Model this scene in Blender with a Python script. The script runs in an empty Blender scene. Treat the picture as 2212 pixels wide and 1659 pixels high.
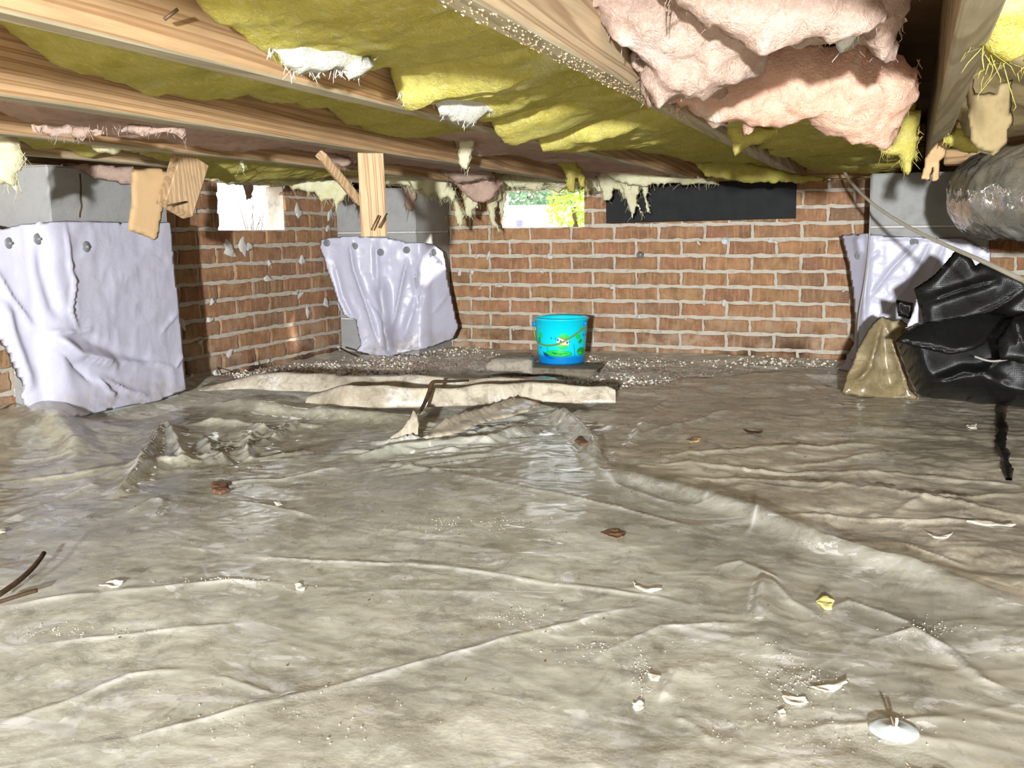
import bpy, math, random
import numpy as np
from mathutils import Matrix, Vector

random.seed(7)
rng = np.random.RandomState(11)
SC = bpy.context.scene
COL = SC.collection

# ------------------------------------------------------------------ camera
W, H = 2212.0, 1659.0
CX, CY = W / 2, H / 2
HC = 0.53
va = np.array([1930 - CX, 490 - CY]); vb = np.array([-4390 - CX, 561 - CY])
F = math.sqrt(-(va @ vb))
v_ = np.array([va[0], va[1], F]); v_ /= np.linalg.norm(v_)
u_ = -np.array([vb[0], vb[1], F]); u_ /= np.linalg.norm(u_)
w_ = np.cross(u_, v_)
if w_[1] > 0: w_ = -w_
RM = np.stack([u_, v_, w_], 1)          # world -> camera (x right, y down, z forward)
EYE = np.array([0.0, 0.0, HC])
cam = bpy.data.cameras.new('camera'); camo = bpy.data.objects.new('camera', cam); COL.objects.link(camo)
cam.sensor_fit = 'HORIZONTAL'; cam.sensor_width = 36.0; cam.lens = F / W * 36.0
cam.clip_start = 0.02; cam.clip_end = 200
M4 = Matrix.Identity(4)
for i in range(3):
    M4[i][0] = RM[0, i]; M4[i][1] = -RM[1, i]; M4[i][2] = -RM[2, i]; M4[i][3] = EYE[i]
camo.matrix_world = M4
SC.camera = camo

# ------------------------------------------------------------------ world, sun, lamps, exposure
world = bpy.data.worlds.new('sky'); SC.world = world; world.use_nodes = True
bgn = world.node_tree.nodes['Background']
bgn.inputs[0].default_value = (0.93, 0.97, 1.0, 1); bgn.inputs[1].default_value = 5.5

sun = bpy.data.lights.new('sun', 'SUN'); suno = bpy.data.objects.new('sun', sun); COL.objects.link(suno)
sun.energy = 14.0; sun.angle = math.radians(3.5); sun.color = (1.0, 0.93, 0.82)
suno.rotation_euler = Vector((-0.80, -0.60, -0.42)).to_track_quat('-Z', 'Y').to_euler()

def area(name, loc, target, size, power, color):
    l = bpy.data.lights.new(name, 'AREA'); o = bpy.data.objects.new(name, l); COL.objects.link(o)
    l.size = size; l.energy = power; l.color = color; o.location = loc
    o.rotation_euler = (Vector(target) - Vector(loc)).to_track_quat('-Z', 'Y').to_euler()
    return o
area('work_light', (0.34, -2.0, 0.655), (-0.8, 2.8, 0.36), 0.08, 400, (0.96, 0.985, 1.0))

vs = SC.view_settings
vs.view_transform = 'Standard'; vs.look = 'None'; vs.exposure = 0.16; vs.gamma = 1.0; vs.use_curve_mapping = False
SC.cycles.use_denoising = True
SC.cycles.max_bounces = 8; SC.cycles.transparent_max_bounces = 10

# ------------------------------------------------------------------ helpers: pixels to places
def ray(x, y):
    return RM.T @ np.array([x - CX, y - CY, F])
def at(x, y, ax, val):
    d = ray(x, y); t = (val - EYE[ax]) / d[ax]
    return EYE + t * d
def on_plane(x, y, O, N):
    d = ray(x, y); t = ((np.array(O) - EYE) @ np.array(N)) / (d @ np.array(N))
    return EYE + t * d
def fl(x, y, z=0.0):
    return at(x, y, 2, z)

# ------------------------------------------------------------------ helpers: noise
def _hash(ix, iy, iz, seed):
    n = (ix * 374761393 + iy * 668265263 + iz * 2147483647 + seed * 144665) & 0xFFFFFFFF
    n = ((n ^ (n >> 13)) * 1274126177) & 0xFFFFFFFF
    n = (n ^ (n >> 16)) & 0xFFFFFF
    return n.astype(np.float64) / float(0xFFFFFF) * 2 - 1
def vnoise(p, seed=0):
    p = np.asarray(p, float)
    if p.shape[-1] == 2:
        p = np.concatenate([p, np.zeros(p.shape[:-1] + (1,))], -1)
    i = np.floor(p).astype(np.int64); f = p - i
    f = f * f * f * (f * (f * 6 - 15) + 10)
    x0, y0, z0 = i[..., 0], i[..., 1], i[..., 2]
    fx, fy, fz = f[..., 0], f[..., 1], f[..., 2]
    def h(a, b, c): return _hash(x0 + a, y0 + b, z0 + c, seed)
    c00 = h(0,0,0) * (1-fx) + h(1,0,0) * fx
    c10 = h(0,1,0) * (1-fx) + h(1,1,0) * fx
    c01 = h(0,0,1) * (1-fx) + h(1,0,1) * fx
    c11 = h(0,1,1) * (1-fx) + h(1,1,1) * fx
    return (c00*(1-fy) + c10*fy) * (1-fz) + (c01*(1-fy) + c11*fy) * fz
def fbm(p, oct=4, seed=0, gain=0.5):
    p = np.asarray(p, float); s = 0; a = 1.0; t = 0
    for k in range(oct):
        s = s + a * vnoise(p * (2.03 ** k) + 17.3 * k, seed + k); t += a; a *= gain
    return s / t
def ridged(p, oct=3, seed=0):
    p = np.asarray(p, float); s = 0; a = 1.0; t = 0
    for k in range(oct):
        s = s + a * (1 - np.abs(vnoise(p * (2.03 ** k) + 9.1 * k, seed + k)) * 2.2); t += a; a *= 0.5
    return s / t

# ------------------------------------------------------------------ helpers: meshes
def mesh(name, verts, faces, smooth=True):
    me = bpy.data.meshes.new(name)
    verts = np.asarray(verts, dtype=np.float32)
    if isinstance(faces, np.ndarray):
        nv, nf, k = len(verts), len(faces), faces.shape[1]
        me.vertices.add(nv); me.vertices.foreach_set('co', verts.ravel())
        me.loops.add(nf * k); me.loops.foreach_set('vertex_index', faces.astype(np.int32).ravel())
        me.polygons.add(nf); me.polygons.foreach_set('loop_start', np.arange(0, nf * k, k, dtype=np.int32))
        me.update(calc_edges=True); me.validate()
    else:
        me.from_pydata([tuple(map(float, v)) for v in verts], [], faces)
    if smooth:
        me.polygons.foreach_set('use_smooth', np.ones(len(me.polygons), dtype=bool))
    me.update()
    return me
def link(name, me, mat=None, parent=None, loc=None):
    o = bpy.data.objects.new(name, me); COL.objects.link(o)
    if mat is not None and me is not None and not me.materials: me.materials.append(mat)
    if parent is not None: o.parent = parent
    if loc is not None: o.location = loc
    return o
def tag(o, label=None, cat=None, group=None, kind=None):
    if label: o['label'] = label
    if cat: o['category'] = cat
    if group: o['group'] = group
    if kind: o['kind'] = kind
    return o
def empty(name, loc=(0, 0, 0)):
    o = bpy.data.objects.new(name, None); COL.objects.link(o); o.location = loc; o.empty_display_size = 0.05
    return o

def box_verts(lo, hi):
    x0, y0, z0 = lo; x1, y1, z1 = hi
    return [(x0,y0,z0),(x1,y0,z0),(x1,y1,z0),(x0,y1,z0),(x0,y0,z1),(x1,y0,z1),(x1,y1,z1),(x0,y1,z1)]
BOXF = [(0,3,2,1),(4,5,6,7),(0,1,5,4),(1,2,6,5),(2,3,7,6),(3,0,4,7)]
def boxes_mesh(name, bl):
    V = []; Fc = []
    for lo, hi in bl:
        b = len(V); V += box_verts(lo, hi); Fc += [tuple(i + b for i in f) for f in BOXF]
    return mesh(name, V, Fc, smooth=False)

def beam_mesh(name, p, q, w, h, up=(0, 0, 1), seg=14, rough=0.0015, bev=0.003, seed=0, ends=0.0):
    """A sawn timber from p to q (centre line of its section), with eased edges and slight waviness."""
    p = np.array(p, float); q = np.array(q, float); d = q - p; L = np.linalg.norm(d); d /= L
    up = np.array(up, float); s = np.cross(d, up); s /= np.linalg.norm(s); n = np.cross(s, d)
    a, b = w / 2, h / 2
    sec = [(-a+bev,-b),(a-bev,-b),(a,-b+bev),(a,b-bev),(a-bev,b),(-a+bev,b),(-a,b-bev),(-a,-b+bev)]
    V = []; Fc = []
    m = len(sec)
    for k in range(seg + 1):
        t = k / seg
        c = p + d * L * t
        wob = fbm(np.array([[t * L * 1.3 + seed * 7.7, seed * 3.1]]), 2, seed)[0] * rough
        for j, (sx, sz) in enumerate(sec):
            r = random.uniform(-1, 1) * rough * 0.4
            e = ends * random.uniform(-1, 1) if k in (0, seg) else 0
            V.append(c + s * (sx + wob + r) + n * (sz + wob * 0.6 + r) + d * e)
    for k in range(seg):
        for j in range(m):
            Fc.append((k*m+j, k*m+(j+1)%m, (k+1)*m+(j+1)%m, (k+1)*m+j))
    Fc.append(tuple(reversed(range(m)))); Fc.append(tuple(range(seg*m, seg*m+m)))
    me = mesh(name, V, Fc, smooth=False)
    return me

def tube_mesh(name, pts, rad, seg=8, sub=6, cap=True):
    """Smooth tube along points; rad a number or one per point."""
    P = np.array(pts, float); n = len(P)
    R = np.full(n, rad, float) if np.isscalar(rad) else np.array(rad, float)
    if sub > 1 and n > 2:
        Q = []; RR = []
        for i in range(n - 1):
            p0 = P[max(i-1, 0)]; p1 = P[i]; p2 = P[i+1]; p3 = P[min(i+2, n-1)]
            for k in range(sub):
                t = k / sub
                Q.append(0.5*((2*p1) + (-p0+p2)*t + (2*p0-5*p1+4*p2-p3)*t*t + (-p0+3*p1-3*p2+p3)*t**3))
                RR.append(R[i]*(1-t) + R[i+1]*t)
        Q.append(P[-1]); RR.append(R[-1]); P = np.array(Q); R = np.array(RR); n = len(P)
    T = np.gradient(P, axis=0); T /= np.linalg.norm(T, axis=1)[:, None] + 1e-12
    up = np.array([0.0, 0.0, 1.0])
    if abs(T[0] @ up) > 0.9: up = np.array([1.0, 0.0, 0.0])
    N0 = np.cross(T[0], up); N0 /= np.linalg.norm(N0)
    V = []; prev = N0
    for i in range(n):
        nn = prev - T[i] * (prev @ T[i]); nn /= np.linalg.norm(nn) + 1e-12; prev = nn
        bb = np.cross(T[i], nn)
        for k in range(seg):
            a = 2*math.pi*k/seg
            V.append(P[i] + R[i]*(math.cos(a)*nn + math.sin(a)*bb))
    Fc = [(i*seg+k, i*seg+(k+1)%seg, (i+1)*seg+(k+1)%seg, (i+1)*seg+k) for i in range(n-1) for k in range(seg)]
    if cap:
        Fc.append(tuple(reversed(range(seg)))); Fc.append(tuple(range((n-1)*seg, n*seg)))
    return mesh(name, V, Fc)

def lathe_mesh(name, prof, seg=48, closed=False):
    V = []; Fc = []
    n = len(prof)
    for (r, z) in prof:
        for k in range(seg):
            a = 2*math.pi*k/seg; V.append((r*math.cos(a), r*math.sin(a), z))
    for i in range(n-1):
        for k in range(seg):
            Fc.append((i*seg+k, i*seg+(k+1)%seg, (i+1)*seg+(k+1)%seg, (i+1)*seg+k))
    if closed:
        Fc.append(tuple(reversed(range(seg)))); Fc.append(tuple(range((n-1)*seg, n*seg)))
    return mesh(name, V, Fc)

def in_poly(pts, poly):
    x, y = pts[:, 0], pts[:, 1]; c = np.zeros(len(pts), bool)
    n = len(poly); j = n - 1
    for i in range(n):
        xi, yi = poly[i]; xj, yj = poly[j]
        m = (yi > y) != (yj > y)
        xx = (xj - xi) * (y - yi) / ((yj - yi) if yj != yi else 1e-12) + xi
        c ^= m & (x < xx); j = i
    return c
def seg_dist(pts, a, b):
    d = b - a; L = max(d @ d, 1e-12)
    t = np.clip(((pts - a) @ d) / L, 0, 1)
    pr = a + t[:, None] * d
    return np.linalg.norm(pts - pr, axis=1), t
def densify(poly, step, jag, seed):
    out = []; n = len(poly)
    for i in range(n):
        a = np.array(poly[i], float); b = np.array(poly[(i+1) % n], float)
        k = max(1, int(np.linalg.norm(b-a) / step))
        for s in range(k): out.append(a + (b-a)*s/k)
    out = np.array(out)
    if jag > 0:
        q = out / step
        out = out + np.stack([fbm(q*0.45, 3, seed), fbm(q*0.45+50, 3, seed+9)], 1) * jag
    return out

def puff_mesh(name, poly, frame, res, thick, bend=None, rough=None, edge=0.02, jag=0.004, seed=0, flat=False):
    """A soft sheet or batt with real thickness: a ragged outline in the plane of 'frame' (O,U,V,N), front and back surfaces
    that meet along the outline; bend(u,v) shifts the whole section along N, rough(u,v) only the front."""
    O, U, Vv, N = [np.array(a, float) for a in frame]
    dp = densify(poly, res * 1.3, jag, seed)
    lo = dp.min(0) - res; hi = dp.max(0) + res
    nx = int((hi[0]-lo[0])/res) + 2; ny = int((hi[1]-lo[1])/res) + 2
    gx = lo[0] + np.arange(nx)*res; gy = lo[1] + np.arange(ny)*res
    cxx, cyy = np.meshgrid((gx[:-1]+gx[1:])/2, (gy[:-1]+gy[1:])/2, indexing='ij')
    ins = in_poly(np.stack([cxx.ravel(), cyy.ravel()], 1), dp).reshape(nx-1, ny-1)
    cnt = np.zeros((nx, ny), int)
    cnt[:-1, :-1] += ins; cnt[1:, :-1] += ins; cnt[:-1, 1:] += ins; cnt[1:, 1:] += ins
    used = cnt > 0; bnd = used & (cnt < 4)
    idx = -np.ones((nx, ny), int); idx[used] = np.arange(used.sum())
    GX, GY = np.meshgrid(gx, gy, indexing='ij')
    P = np.stack([GX[used], GY[used]], 1); B = bnd[used]
    m = len(dp); dist = np.full(len(P), 1e9); near = P.copy()
    for s in range(0, len(P), 4000):
        q = P[s:s+4000]
        d2 = ((q[:, None, :] - dp[None])**2).sum(-1)
        j = d2.argmin(1); dist[s:s+4000] = np.sqrt(d2[np.arange(len(q)), j]); near[s:s+4000] = dp[j]
    P2 = P.copy(); P2[B] = near[B] * 0.8 + P[B] * 0.2; dist[B] = 0
    prof = np.ones(len(P)) if flat else 1 - np.exp(-(dist/edge)**1.2 * 2.2)
    prof[B] = 0.0
    off = bend(P2[:, 0], P2[:, 1]) if bend is not None else np.zeros(len(P))
    rf = rough(P2[:, 0], P2[:, 1]) if rough is not None else np.zeros(len(P))
    base = O + P2[:, :1]*U + P2[:, 1:]*Vv + off[:, None]*N
    front = base + ((thick*0.5*prof + rf*np.minimum(1, prof*1.5))[:, None])*N
    inner = ~B
    back = base[inner] - (thick*0.5*prof[inner])[:, None]*N
    bi = np.arange(len(P)); bi[inner] = len(P) + np.arange(inner.sum())
    q = np.stack([idx[:-1, :-1][ins], idx[1:, :-1][ins], idx[1:, 1:][ins], idx[:-1, 1:][ins]], 1)
    flipped = np.cross(U, Vv) @ N < 0
    fr = q[:, ::-1] if flipped else q
    bk = bi[q] if flipped else bi[q][:, ::-1]
    # corner cells whose four nodes all lie on the outline have no inside: leave their back out
    keep = (B[q].sum(1) < 4)
    faces = np.concatenate([fr, bk[keep]], 0)
    return mesh(name, np.concatenate([front, back], 0), faces)

def px_frame(px, O, N):
    """Pixel outline -> outline in the plane through O with normal N, and that plane's frame."""
    N = np.array(N, float); N /= np.linalg.norm(N); O = np.array(O, float)
    U = np.cross(N, (0, 0, 1.0))
    if np.linalg.norm(U) < 0.05: U = np.array([1.0, 0, 0])
    U /= np.linalg.norm(U); V = np.cross(N, U)
    if N @ (EYE - O) < 0: N = -N
    pts = [on_plane(x, y, O, N) for x, y in px]
    return [((p-O) @ U, (p-O) @ V) for p in pts], (O, U, V, N)

# ------------------------------------------------------------------ materials
def new_mat(name):
    m = bpy.data.materials.new(name); m.use_nodes = True
    nt = m.node_tree
    return m, nt, nt.nodes['Principled BSDF'], nt.nodes['Material Output']
def N_(nt, t, **kw):
    n = nt.nodes.new(t)
    for k, v in kw.items(): setattr(n, k, v)
    return n
def coords(nt, scale=(1, 1, 1), gen='Object', rnd=False):
    tc = N_(nt, 'ShaderNodeTexCoord'); mp = N_(nt, 'ShaderNodeMapping')
    mp.inputs['Scale'].default_value = scale
    nt.links.new(tc.outputs[gen], mp.inputs['Vector'])
    if rnd:
        oi = N_(nt, 'ShaderNodeObjectInfo'); ml = N_(nt, 'ShaderNodeMath', operation='MULTIPLY'); ml.inputs[1].default_value = 37.0
        nt.links.new(oi.outputs['Random'], ml.inputs[0]); nt.links.new(ml.outputs[0], mp.inputs['Location'])
    return mp.outputs['Vector']
def noise(nt, vec, scale, detail=4, rough=0.6, dist=0.0):
    n = N_(nt, 'ShaderNodeTexNoise'); n.inputs['Scale'].default_value = scale; n.inputs['Detail'].default_value = detail
    n.inputs['Roughness'].default_value = rough; n.inputs['Distortion'].default_value = dist
    nt.links.new(vec, n.inputs['Vector']); return n.outputs['Fac']
def ramp(nt, fac, stops, interp='LINEAR'):
    r = N_(nt, 'ShaderNodeValToRGB'); r.color_ramp.interpolation = interp
    el = r.color_ramp.elements
    while len(el) < len(stops): el.new(0.5)
    for e, (p, c) in zip(el, stops):
        e.position = p; e.color = (c[0], c[1], c[2], 1) if not np.isscalar(c) else (c, c, c, 1)
    nt.links.new(fac, r.inputs['Fac']); return r.outputs['Color']
def mix(nt, fac, a, b, mode='MIX'):
    m = N_(nt, 'ShaderNodeMix', data_type='RGBA', blend_type=mode)
    for s, v in ((m.inputs[0], fac), (m.inputs[6], a), (m.inputs[7], b)):
        if hasattr(v, 'is_linked'): nt.links.new(v, s)
        elif np.isscalar(v): s.default_value = v if s == m.inputs[0] else (v, v, v, 1)
        else: s.default_value = (v[0], v[1], v[2], 1)
    return m.outputs[2]
def bump(nt, bsdf, h, strength=0.5, dist=0.01):
    b = N_(nt, 'ShaderNodeBump'); b.inputs['Strength'].default_value = strength; b.inputs['Distance'].default_value = dist
    nt.links.new(h, b.inputs['Height'])
    if bsdf is not None: nt.links.new(b.outputs['Normal'], bsdf.inputs['Normal'])
    return b.outputs['Normal']
def lin(r, g, b):
    f = lambda c: (c/255/12.92) if c/255 <= 0.04045 else ((c/255+0.055)/1.055)**2.4
    return (f(r), f(g), f(b))

def m_plain(name, col, rough=0.6, metal=0.0, spec=0.5, var=0.15, scale=30, bmp=0.15):
    m, nt, b, out = new_mat(name)
    v = coords(nt); n = noise(nt, v, scale)
    c = mix(nt, n, tuple(x*(1-var) for x in col), tuple(min(1, x*(1+var)) for x in col))
    nt.links.new(c, b.inputs['Base Color']); b.inputs['Roughness'].default_value = rough
    b.inputs['Metallic'].default_value = metal; b.inputs['Specular IOR Level'].default_value = spec
    bump(nt, b, noise(nt, v, scale*3), bmp, 0.003)
    return m

def m_brick():
    m, nt, b, out = new_mat('fired_brick')
    oi = N_(nt, 'ShaderNodeObjectInfo'); v = coords(nt, rnd=True)
    base = ramp(nt, oi.outputs['Random'], [(0, lin(182,140,106)), (0.2, lin(192,146,110)), (0.38, lin(178,126,100)), (0.55, lin(190,154,114)),
                                           (0.7, lin(168,122,100)), (0.85, lin(186,138,108)), (1, lin(150,124,106))])
    n1 = noise(nt, v, 14, 5, 0.65)
    c = mix(nt, ramp(nt, n1, [(0.35, 0), (0.7, 1)]), base, lin(134, 104, 82))
    n2 = noise(nt, v, 60, 4, 0.7)
    c = mix(nt, ramp(nt, n2, [(0.55, 0), (0.8, 0.6)]), c, lin(222, 186, 146))
    n4 = noise(nt, coords(nt, (22, 3, 3), rnd=True), 3.0, 3, 0.6)   # blotchy flashing along the brick
    c = mix(nt, ramp(nt, n4, [(0.5, 0), (0.62, 0.55)]), c, lin(200, 164, 122))
    # lime bloom and dirt near the ground
    geo = N_(nt, 'ShaderNodeNewGeometry'); sep = N_(nt, 'ShaderNodeSeparateXYZ'); nt.links.new(geo.outputs['Position'], sep.inputs[0])
    nw = noise(nt, geo.outputs['Position'], 9, 5, 0.7)
    mr = N_(nt, 'ShaderNodeMapRange'); mr.inputs[1].default_value = 0.05; mr.inputs[2].default_value = 0.22; mr.inputs[3].default_value = 0.9; mr.inputs[4].default_value = 0.0
    nt.links.new(sep.outputs['Z'], mr.inputs[0])
    mu = N_(nt, 'ShaderNodeMath', operation='MULTIPLY'); nt.links.new(mr.outputs[0], mu.inputs[0])
    nt.links.new(ramp(nt, nw, [(0.45, 0), (0.62, 1)]), mu.inputs[1])
    c = mix(nt, mu.outputs[0], c, lin(196, 172, 150))
    mr2 = N_(nt, 'ShaderNodeMapRange'); mr2.inputs[1].default_value = 0.0; mr2.inputs[2].default_value = 0.13; mr2.inputs[3].default_value = 1.0; mr2.inputs[4].default_value = 0.0
    nt.links.new(sep.outputs['Z'], mr2.inputs[0])
    mu2 = N_(nt, 'ShaderNodeMath', operation='MULTIPLY'); nt.links.new(mr2.outputs[0], mu2.inputs[0])
    nt.links.new(ramp(nt, noise(nt, geo.outputs['Position'], 5, 4, 0.6), [(0.42, 0), (0.6, 0.9)]), mu2.inputs[1])
    c = mix(nt, mu2.outputs[0], c, lin(58, 40, 28))
    c = mix(nt, 1.0, c, (0.80, 0.77, 0.71), 'MULTIPLY')
    nt.links.new(c, b.inputs['Base Color']); b.inputs['Roughness'].default_value = 0.9; b.inputs['Specular IOR Level'].default_value = 0.25
    bump(nt, b, noise(nt, v, 90, 6, 0.7), 0.45, 0.004)
    return m

def m_rough(name, cols, scale=18, rough=0.95, bs=70, bstr=0.5, bd=0.004, spec=0.2):
    m, nt, b, out = new_mat(name); v = coords(nt)
    n = noise(nt, v, scale, 6, 0.65)
    k = len(cols)
    c = ramp(nt, n, [(0.3 + 0.4*i/(k-1), c) for i, c in enumerate(cols)])
    nt.links.new(c, b.inputs['Base Color']); b.inputs['Roughness'].default_value = rough; b.inputs['Specular IOR Level'].default_value = spec
    bump(nt, b, noise(nt, v, bs, 6, 0.7), bstr, bd)
    return m

def m_wood(name, light, dark, axis='Y', ring=9.0, worn=0.0):
    m, nt, b, out = new_mat(name)
    sc = {'Y': (1, 0.05, 1), 'X': (0.05, 1, 1), 'Z': (1, 1, 0.05)}[axis]
    v = coords(nt, sc, rnd=True)
    n0 = noise(nt, v, 6, 3, 0.5)
    vv = N_(nt, 'ShaderNodeVectorMath', operation='ADD')
    sc3 = N_(nt, 'ShaderNodeVectorMath', operation='SCALE'); sc3.inputs[3].default_value = 0.10
    cmb = N_(nt, 'ShaderNodeCombineXYZ'); nt.links.new(n0, cmb.inputs[0]); nt.links.new(n0, cmb.inputs[2])
    nt.links.new(cmb.outputs[0], sc3.inputs[0]); nt.links.new(v, vv.inputs[0]); nt.links.new(sc3.outputs[0], vv.inputs[1])
    wv = N_(nt, 'ShaderNodeTexWave', wave_type='BANDS', bands_direction='DIAGONAL'); wv.inputs['Scale'].default_value = ring
    wv.inputs['Distortion'].default_value = 2.2; wv.inputs['Detail'].default_value = 3; nt.links.new(vv.outputs[0], wv.inputs['Vector'])
    c = mix(nt, ramp(nt, wv.outputs['Fac'], [(0.5, 0), (0.66, 0.9), (0.9, 0.75), (1, 0.3)]), light, dark)
    fine = noise(nt, v, 160, 3, 0.6)
    c = mix(nt, ramp(nt, fine, [(0.4, 0), (0.75, 0.35)]), c, tuple(x*0.6 for x in dark))
    c = mix(nt, ramp(nt, noise(nt, coords(nt, rnd=True), 5, 4, 0.6), [(0.45, 0), (0.75, 0.45 + worn)]), c, tuple(x*0.62 for x in light))
    nt.links.new(c, b.inputs['Base Color']); b.inputs['Roughness'].default_value = 0.75; b.inputs['Specular IOR Level'].default_value = 0.25
    bump(nt, b, fine, 0.35, 0.002)
    return m

def m_fibre(name, cols, patch=7.0, pale=None, trans=0.25, bd=0.012):
    """Glass wool: mottled colour, fluffy relief at several sizes, a little light passing through."""
    m, nt, b, out = new_mat(name); v = coords(nt, rnd=True)
    n = noise(nt, v, patch, 5, 0.6, 0.4); k = len(cols)
    c = ramp(nt, n, [(0.32 + 0.36*i/(k-1), c) for i, c in enumerate(cols)])
    st = noise(nt, coords(nt, (1, 0.25, 1), rnd=True), 120, 5, 0.75, 1.5)
    if pale is not None:
        c = mix(nt, ramp(nt, st, [(0.5, 0), (0.75, 0.6)]), c, pale)
    nt.links.new(c, b.inputs['Base Color']); b.inputs['Roughness'].default_value = 1.0; b.inputs['Specular IOR Level'].default_value = 0.05
    ad = N_(nt, 'ShaderNodeMath', operation='ADD'); nt.links.new(noise(nt, v, 45, 6, 0.75, 0.6), ad.inputs[0])
    ml = N_(nt, 'ShaderNodeMath', operation='MULTIPLY'); ml.inputs[1].default_value = 0.45; nt.links.new(st, ml.inputs[0]); nt.links.new(ml.outputs[0], ad.inputs[1])
    nrm = bump(nt, b, ad.outputs[0], 0.8, bd)
    tr = N_(nt, 'ShaderNodeBsdfTranslucent'); nt.links.new(c, tr.inputs['Color']); nt.links.new(nrm, tr.inputs['Normal'])
    ms = N_(nt, 'ShaderNodeMixShader'); ms.inputs[0].default_value = trans
    nt.links.new(b.outputs[0], ms.inputs[1]); nt.links.new(tr.outputs[0], ms.inputs[2]); nt.links.new(ms.outputs[0], out.inputs['Surface'])
    return m

def m_film(name, cols, clear=0.35, rough=0.16, streak=lin(224,222,220), amt=0.5, sc=6.0, bstr=0.35, spec=0.6):
    """Milky, dirty polythene: part of the light goes straight through to what lies beneath."""
    m, nt, b, out = new_mat(name); geo = N_(nt, 'ShaderNodeNewGeometry'); v = geo.outputs['Position']
    n = noise(nt, v, sc, 6, 0.62, 0.6); k = len(cols)
    c = ramp(nt, n, [(0.3 + 0.4*i/(k-1), c) for i, c in enumerate(cols)])
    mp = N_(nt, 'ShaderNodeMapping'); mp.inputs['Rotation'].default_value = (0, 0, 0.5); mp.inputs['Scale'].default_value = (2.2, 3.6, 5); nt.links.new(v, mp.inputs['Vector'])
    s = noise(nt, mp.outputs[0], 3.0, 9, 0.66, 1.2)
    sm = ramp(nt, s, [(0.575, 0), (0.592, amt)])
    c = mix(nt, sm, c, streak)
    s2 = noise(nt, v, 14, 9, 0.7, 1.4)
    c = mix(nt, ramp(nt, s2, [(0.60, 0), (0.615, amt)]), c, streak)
    sp = noise(nt, v, 70, 3, 0.8)
    c = mix(nt, ramp(nt, sp, [(0.69, 0), (0.74, 0.5)]), c, lin(232, 226, 212))
    dk0 = noise(nt, v, 3.2, 8, 0.72, 0.8)
    c = mix(nt, ramp(nt, dk0, [(0.47, 0), (0.60, 0.55)]), c, tuple(x*0.5 for x in cols[0]))
    dk = noise(nt, v, 12, 7, 0.78, 1.0)
    c = mix(nt, ramp(nt, dk, [(0.50, 0), (0.62, 0.6)]), c, tuple(x*0.38 for x in cols[0]))
    nt.links.new(c, b.inputs['Base Color']); b.inputs['Specular IOR Level'].default_value = spec
    rr = ramp(nt, n, [(0.3, rough*0.7), (0.7, rough*1.7)]); nt.links.new(rr, b.inputs['Roughness'])
    mp2 = N_(nt, 'ShaderNodeMapping'); mp2.inputs['Rotation'].default_value = (0, 0, 0.35); mp2.inputs['Scale'].default_value = (5, 14, 10); nt.links.new(v, mp2.inputs['Vector'])
    rn = N_(nt, 'ShaderNodeTexNoise', noise_type='RIDGED_MULTIFRACTAL'); rn.inputs['Scale'].default_value = 1.1; rn.inputs['Detail'].default_value = 4; rn.inputs['Roughness'].default_value = 0.5; rn.inputs['Distortion'].default_value = 0.8
    nt.links.new(mp2.outputs[0], rn.inputs['Vector'])
    mp3 = N_(nt, 'ShaderNodeMapping'); mp3.inputs['Rotation'].default_value = (0, 0, 0.9); mp3.inputs['Scale'].default_value = (4, 9, 6); nt.links.new(v, mp3.inputs['Vector'])
    rn2 = N_(nt, 'ShaderNodeTexNoise', noise_type='RIDGED_MULTIFRACTAL'); rn2.inputs['Scale'].default_value = 1.7; rn2.inputs['Detail'].default_value = 5; rn2.inputs['Roughness'].default_value = 0.55; rn2.inputs['Distortion'].default_value = 1.2
    nt.links.new(mp3.outputs[0], rn2.inputs['Vector'])
    ad = N_(nt, 'ShaderNodeMath', operation='ADD'); nt.links.new(rn.outputs['Fac'], ad.inputs[0]); nt.links.new(rn2.outputs['Fac'], ad.inputs[1])
    # thin whitish lines where the crease noise peaks
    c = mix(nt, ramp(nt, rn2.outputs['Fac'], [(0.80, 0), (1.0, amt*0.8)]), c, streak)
    nt.links.new(c, b.inputs['Base Color'])
    # where the film is doubled over in a fold it is milkier
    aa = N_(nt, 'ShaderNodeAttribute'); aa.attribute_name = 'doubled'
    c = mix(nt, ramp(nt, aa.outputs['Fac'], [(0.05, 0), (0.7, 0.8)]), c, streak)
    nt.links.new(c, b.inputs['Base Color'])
    bump(nt, b, ad.outputs[0], bstr, 0.010)
    tr = N_(nt, 'ShaderNodeBsdfTransparent'); tr.inputs[0].default_value = (0.96, 0.95, 0.92, 1)
    ms = N_(nt, 'ShaderNodeMixShader')
    fac = ramp(nt, n, [(0.3, clear*1.25), (0.7, clear*0.75)])
    fac2 = mix(nt, sm, fac, clear*0.3)
    fac2 = mix(nt, aa.outputs['Fac'], fac2, 0.02)
    nt.links.new(fac2, ms.inputs[0])
    nt.links.new(b.outputs[0], ms.inputs[1]); nt.links.new(tr.outputs[0], ms.inputs[2]); nt.links.new(ms.outputs[0], out.inputs['Surface'])
    return m

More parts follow.
